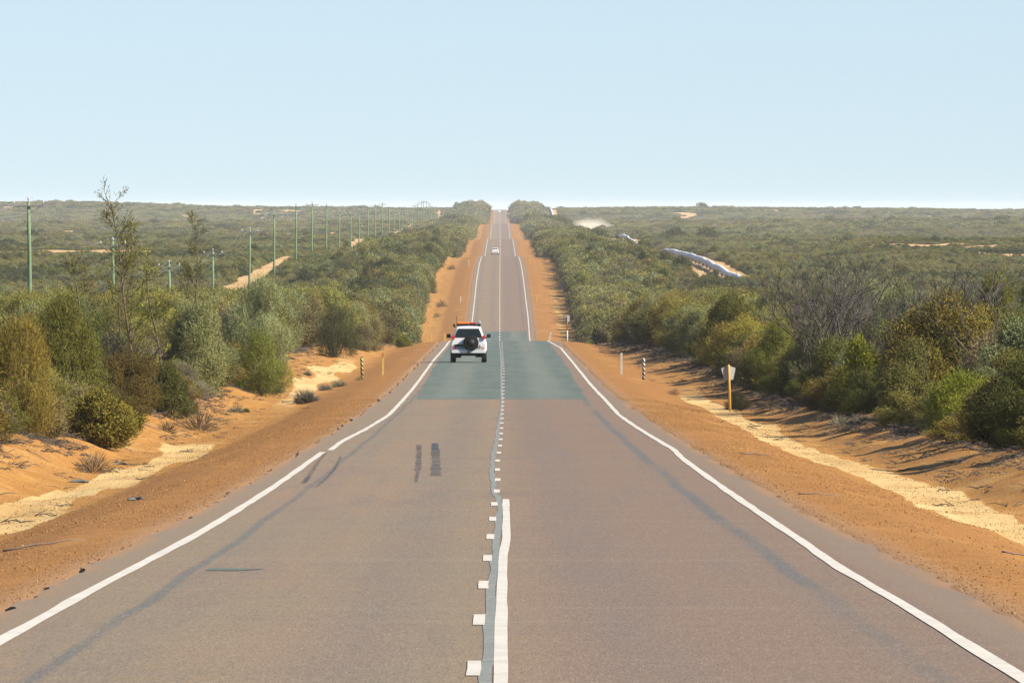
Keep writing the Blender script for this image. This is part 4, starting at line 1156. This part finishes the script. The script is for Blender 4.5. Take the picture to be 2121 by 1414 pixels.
def suv():
    Y = 497.0; x = X(970.5, Y)
    t = empty('four_wheel_drive', (x, Y, float(road_z(Y)) + .006), 'white four wheel drive seen from behind with spare wheel and amber roof lights', 'car')
    def sec(y, dy=(0, 0, 0, 0, 0, 0, 0), wb=.80, ws=.92, wm=.925, wbelt=.83, wr=.60, zr=1.80, zb=.46, zbelt=1.22, zt=1.84):
        return [(wb, y + dy[0], zb), (ws, y + dy[1], .62), (wm, y + dy[2], .92), (wbelt, y + dy[3], zbelt), (wr, y + dy[4], zr), (wr * .55, y + dy[5], zt), (.001, y + dy[6], zt + .01)]
    st = [sec(0, (.10, .02, .02, .05, .30, .30, .30), wb=.74, ws=.86, wm=.87, wbelt=.78, wr=.55, zr=1.76, zt=1.79),
          sec(.12, (.02, 0, 0, .02, .24, .24, .24), ),
          sec(.9), sec(2.3), sec(2.75), 
          sec(3.45, (0, 0, 0, 0, 0, 0, 0), wr=.74, zr=1.18, zt=1.20, zbelt=1.10),
          sec(4.35, wb=.70, ws=.85, wm=.86, wbelt=.76, wr=.66, zr=1.02, zt=1.04, zbelt=.98),
          sec(4.6, wb=.6, ws=.72, wm=.74, wbelt=.66, wr=.58, zr=.93, zt=.95, zbelt=.9)]
    car_body(t, st, M_white)
    def quad(name, pts, mat, parent=t, th=.012):
        vs = [Vector(p) for p in pts]; nn = (vs[1] - vs[0]).cross(vs[2] - vs[0]).normalized() * th
        b = MB(); n = len(vs); b.add([v for v in vs] + [v - nn for v in vs], [tuple(range(n)), tuple(range(2 * n - 1, n - 1, -1))] + [(i, i + n, (i + 1) % n + n, (i + 1) % n) for i in range(n)])
        return b.build(name, mat, parent)
    # rear face leans: y at height z above belt
    ry_ = lambda z: .035 + max(0, z - 1.22) * .46 - .03
    quad('rear_window', [(-.68, ry_(1.29), 1.29), (.68, ry_(1.29), 1.29), (.63, ry_(1.48), 1.48), (.52, ry_(1.72), 1.72), (-.52, ry_(1.72), 1.72), (-.63, ry_(1.48), 1.48)], M_glass)
    for s in (-1, 1):
        quad('side_window', [(s * .838, .55, 1.27), (s * .838, 2.55, 1.27), (s * .655, 2.45, 1.70), (s * .655, .75, 1.70)][::s], M_glass)
        b = MB(); b.box((s * .77, .02, 1.29), (.15, .12, .20), taper=.8); b.build('tail_light', M_red, t, bevel=.015)
        b = MB(); b.box((s * .72, -.035, .72), (.17, .03, .065)); b.build('reflector', M_red, t)
        m = MB(); m.box((s * 1.02, 2.55, 1.32), (.20, .12, .20)); m.tube([(s * .82, 2.6, 1.22), (s * .98, 2.58, 1.26)], .03, 6); m.build('wing_mirror', M_trim, t, bevel=.02)
    b = MB(); b.box((0, -.01, .56), (1.74, .22, .16)); b.box((0, -.03, .64), (1.60, .2, .04)); b.build('bumper', M_white, t, bevel=.03)
    b = MB(); b.box((0, 2.2, .42), (1.45, 4.0, .16)); b.box((0, .12, .44), (1.68, .2, .10)); b.box((-.55, .5, .32), (.35, .6, .16)); b.box((.5, .55, .34), (.3, .5, .14)); b.build('chassis', M_trim, t)
    b = MB(); b.box((0, -.12, .5), (.09, .24, .09)); b.lathe([(.52, .03), (.58, .028), (.60, .05), (.65, .05), (.68, .03)], 'z', (0, -.22, 0), 10); b.build('tow_hitch', M_trim, t)
    sw = MB(); r = .395; sw.lathe([(-.24, r * .55), (-.24, r * .9), (-.19, r), (-.05, r), (-.01, r * .9), (0, r * .5)], 'y', (.12, 0, 1.0), 32)
    spare = sw.build('spare_wheel', M_tyre, t, True)
    b = MB(); b.lathe([(-.245, r * .54), (-.20, r * .48), (-.19, r * .15), (-.22, r * .12)], 'y', (.12, 0, 1.0), 24); b.build('rim', M_trim, spare, True)
    b = MB(); b.box((-.49, -.012, .83), (.44, .03, .20)); b.build('plate_recess', M_trim, t)
    b = MB(); b.box((-.46, -.034, .76), (.36, .012, .11)); b.build('number_plate', M_plate, t)
    b = MB(); b.box((.50, -.02, .795), (.34, .03, .035)); b.box((.55, -.03, .84), (.04, .03, .10)); b.build('tailgate_badge', M_trim, t)
    for (yy, s) in ((.85, -1), (.85, 1), (3.6, -1), (3.6, 1)): wheel(t, s * .785, yy, .385, .385, .265, s)
    for s in (-1, 1):
        b = MB(); b.box((s * .78, .42, .30), (.26, .015, .26)); b.build('mud_flap', M_trim, t)
    b = MB()
    for s in (-1, 1): b.tube([(s * .56, .5, 1.83), (s * .56, 2.5, 1.87)], .022, 6)
    for yy in (.6, 1.2, 1.8, 2.4): b.box((0, yy, 1.87), (1.2, .06, .05))
    b.box((0, .55, 1.895), (1.24, .10, .05)); b.build('roof_rack', M_trim, t)
    lb_ = MB(); lb_.box((0, .72, 1.925), (1.20, .26, .04)); bar = lb_.build('light_bar', M_trim, t)
    b = MB(); b.box((-.28, .72, 1.995), (.62, .25, .10)); b.build('amber_lens', M_amb, bar, bevel=.03)
    b = MB(); b.box((.22, .72, 1.995), (.34, .25, .10)); b.build('red_lens', simple('red_lens_mat', (.42, .05, .03), .3, .5), bar, bevel=.03)
    b = MB(); b.lathe([(-.07, .06), (-.06, .09), (.06, .09), (.08, .06)], 'y', (.53, .66, 2.02), 12); b.box((.53, .66, 1.93), (.05, .05, .12)); b.build('work_lamp', M_grey, t, True)
    b = MB(); b.box((-.74, 2.3, 1.86), (.10, .10, .14)); b.box((-.69, 2.3, 1.78), (.12, .05, .04)); b.build('antenna_mount', M_trim, t)
    b = MB(); b.tube([(-.60, .5, 1.9), (-.61, .48, 2.35)], .012, 6); b.build('antenna', M_trim, t)
suv()

def small_car(Y, xi, label, mat, rear=True, name='car', tall=1.0, wd=1.0):
    x = X(xi, Y); t = empty(name, (x, Y, float(road_z(Y)) + .01), label, 'car', None, 0 if rear else math.pi)
    def sec(y, zr, wr, zb=.30, zbelt=.95, wm=.86, dy=0.0):
        return [(wm * .9 * wd, y, zb), (wm * wd, y, .5), (wm * wd, y, .75 * tall), (wm * .93 * wd, y, zbelt * tall), (wr * wd, y + dy, zr * tall), (.001, y + dy, (zr + .03) * tall)]
    st = [sec(0, 1.05, .62, wm=.80, zbelt=.92), sec(.25, 1.15, .66), sec(.75, 1.44, .60), sec(1.3, 1.52, .60), sec(2.3, 1.50, .60), sec(3.1, 1.06, .72), sec(4.1, .92, .66, zbelt=.86), sec(4.35, .80, .60, zbelt=.75, wm=.76)]
    car_body(t, st, mat)
    b = MB(); b.add([(-.60 * wd, .33, 1.17 * tall), (.60 * wd, .33, 1.17 * tall), (.54 * wd, .66, 1.42 * tall), (-.54 * wd, .66, 1.42 * tall), (-.60 * wd, .28, 1.19 * tall), (.60 * wd, .28, 1.19 * tall), (.54 * wd, .61, 1.44 * tall), (-.54 * wd, .61, 1.44 * tall)],
        [(3, 2, 1, 0), (4, 5, 6, 7), (0, 1, 5, 4), (1, 2, 6, 5), (2, 3, 7, 6), (3, 0, 4, 7)]); b.build('rear_window', M_glass, t)
    b = MB(); b.add([(-.62 * wd, 3.02, 1.10 * tall), (.62 * wd, 3.02, 1.10 * tall), (.56 * wd, 2.42, 1.47 * tall), (-.56 * wd, 2.42, 1.47 * tall), (-.62 * wd, 3.08, 1.12 * tall), (.62 * wd, 3.08, 1.12 * tall), (.56 * wd, 2.48, 1.50 * tall), (-.56 * wd, 2.48, 1.50 * tall)],
        [(3, 2, 1, 0), (4, 5, 6, 7), (0, 1, 5, 4), (1, 2, 6, 5), (2, 3, 7, 6), (3, 0, 4, 7)]); b.build('windscreen', M_glass, t)
    for s in (-1, 1):
        b = MB(); b.box((s * .66 * wd, .0, .88 * tall), (.2, .08, .14)); b.build('tail_light', M_red, t)
        for yy in (.75, 3.5): wheel(t, s * .74 * wd, yy, .31, .31, .2, s)
    b = MB(); b.box((0, .02, .40), (1.5 * wd, .16, .18)); b.build('bumper', M_trim, t)
    return t
small_car(2285, 1025.5, 'small white car far ahead in the left lane beyond the second crest', M_white, True, 'car', 1.08, 1.02)
small_car(6330, 1034.5, 'tiny white van at the far top of the road in the left lane', M_white, True, 'van', 1.55, 1.1)
small_car(6180, 1052, 'tiny dark oncoming car at the far top of the road', M_dark, False, 'car', 1.1, 1.05)

# ------------------------------------------------------------------ trees on the far ridges
def far_tree(xi, Y, h, w, mk, label, seed):
    x = X(xi, Y); t = empty('tree', (x, Y, gz(x, Y) - .1), label, 'tree')
    fm = foliage_mesh('crown', seed, h * .8, w, 420, 4, .55, .26, .3, M_leaf[mk], nl=9, spl=.6)
    link('crown', fm, t, (0, 0, h * .2))
    b = MB(); b.tube([(0, 0, -.3), (.1, 0, h * .4), (.0, .1, h * .75)], [.16, .11, .05], 6); b.build('trunk', M_bark, t)
far_tree(1322, 3520, 3.4, 7, 'dark', 'dark round tree on the right plain, nearest the road of three', 501)
far_tree(1396, 2760, 3.2, 6, 'dark', 'dark green tree clump on the right plain, middle of three', 502)
far_tree(1465, 2770, 3.2, 9, 'dark', 'wide dark tree clump on the right plain, farthest right of three', 503)
far_tree(1452, 6480, 4.6, 9, 'dark', 'rounded tree clump breaking the right skyline', 504)
far_tree(945, 6400, 6.0, 4.5, 'silver', 'thin pale tree above the skyline just left of the road', 505)
far_tree(985, 6350, 3.8, 8, 'olive', 'bushy tree at the skyline left of the road gap', 506)
far_tree(1098, 6350, 4.2, 9, 'olive', 'bushy tree at the skyline right of the road gap', 507)

# ------------------------------------------------------------------ dust behind a vehicle on the track
def dust():
    Y = 3950; x = X(1216, Y); bm = bmesh.new(); bmesh.ops.create_icosphere(bm, subdivisions=3, radius=1)
    for v in bm.verts:
        t = v.co.x
        v.co = Vector((v.co.x * 12.0, v.co.y * 33, v.co.z * (3.4 - 1.2 * t) - 1.1 * t + (vnoise(v.co.x * 2 + 9, v.co.y * 2 + 5, 3) - .5) * .8))
    me = bpy.data.meshes.new('dust_cloud'); bm.to_mesh(me); bm.free()
    m = bpy.data.materials.new('dust'); m.use_nodes = True; nt = m.node_tree; nt.nodes.remove(nt.nodes['Principled BSDF'])
    pv = nt.nodes.new('ShaderNodeVolumePrincipled'); pv.inputs['Color'].default_value = (1, .92, .78, 1); pv.inputs['Density'].default_value = .0; pv.inputs['Anisotropy'].default_value = .2
    tcd = nt.nodes.new('ShaderNodeTexCoord'); mp = nt.nodes.new('ShaderNodeMapping'); mp.inputs['Scale'].default_value = (1 / 10.5, 1 / 33.0, 1 / 4.2)
    ln = nt.nodes.new('ShaderNodeVectorMath'); ln.operation = 'LENGTH'
    nt.links.new(tcd.outputs['Object'], mp.inputs[0]); nt.links.new(mp.outputs[0], ln.inputs[0])
    nz = nt.nodes.new('ShaderNodeTexNoise'); nz.inputs['Scale'].default_value = 1.6; nz.inputs['Detail'].default_value = 4; nt.links.new(mp.outputs[0], nz.inputs['Vector'])
    ad = nt.nodes.new('ShaderNodeMath'); ad.operation = 'ADD'; nt.links.new(ln.outputs['Value'], ad.inputs[0]); nt.links.new(nz.outputs['Fac'], ad.inputs[1])
    mr = nt.nodes.new('ShaderNodeMapRange'); mr.interpolation_type = 'SMOOTHSTEP'; mr.inputs['From Min'].default_value = 1.45; mr.inputs['From Max'].default_value = .35; mr.inputs['To Max'].default_value = .06
    sx_ = nt.nodes.new('ShaderNodeSeparateXYZ'); nt.links.new(mp.outputs[0], sx_.inputs[0])
    ma = nt.nodes.new('ShaderNodeMath'); ma.operation = 'MULTIPLY_ADD'; ma.inputs[1].default_value = -.35; nt.links.new(sx_.outputs[0], ma.inputs[0]); nt.links.new(ad.outputs[0], ma.inputs[2])
    mb = nt.nodes.new('ShaderNodeMath'); mb.operation = 'MULTIPLY_ADD'; mb.inputs[1].default_value = .35; nt.links.new(sx_.outputs[2], mb.inputs[0]); nt.links.new(ma.outputs[0], mb.inputs[2])
    nt.links.new(mb.outputs[0], mr.inputs['Value']); nt.links.new(mr.outputs[0], pv.inputs['Density'])
    nt.links.new(pv.outputs[0], nt.nodes['Material Output'].inputs['Volume']); me.materials.append(m)
    o = link('dust_cloud', me, None, (x, Y, gz(x, Y) + 1.9)); o.rotation_euler = (0, 0, 0)
    tag(o, 'pale dust cloud drifting over the track on the right plain', 'dust', None, 'stuff')
dust()

# ------------------------------------------------------------------ haze
def haze(density):
    b = MB(); x0, x1, y0, y1, z0, z1 = -3600, 3600, -250, 16600, float(GZ.min()) - 1.0, 9.0
    b.box(((x0 + x1) / 2, (y0 + y1) / 2, (z0 + z1) / 2), (x1 - x0, y1 - y0, z1 - z0))
    m = bpy.data.materials.new('haze_air'); m.use_nodes = True; nt = m.node_tree; nt.nodes.remove(nt.nodes['Principled BSDF'])
    pv = nt.nodes.new('ShaderNodeVolumePrincipled'); pv.inputs['Color'].default_value = (.93, .97, 1.0, 1); pv.inputs['Density'].default_value = density
    nt.links.new(pv.outputs[0], nt.nodes['Material Output'].inputs['Volume'])
    o = b.build('haze', m); tag(o, 'thin pale haze in the air over the plain', 'haze', None, 'stuff')
haze(3.5e-5)
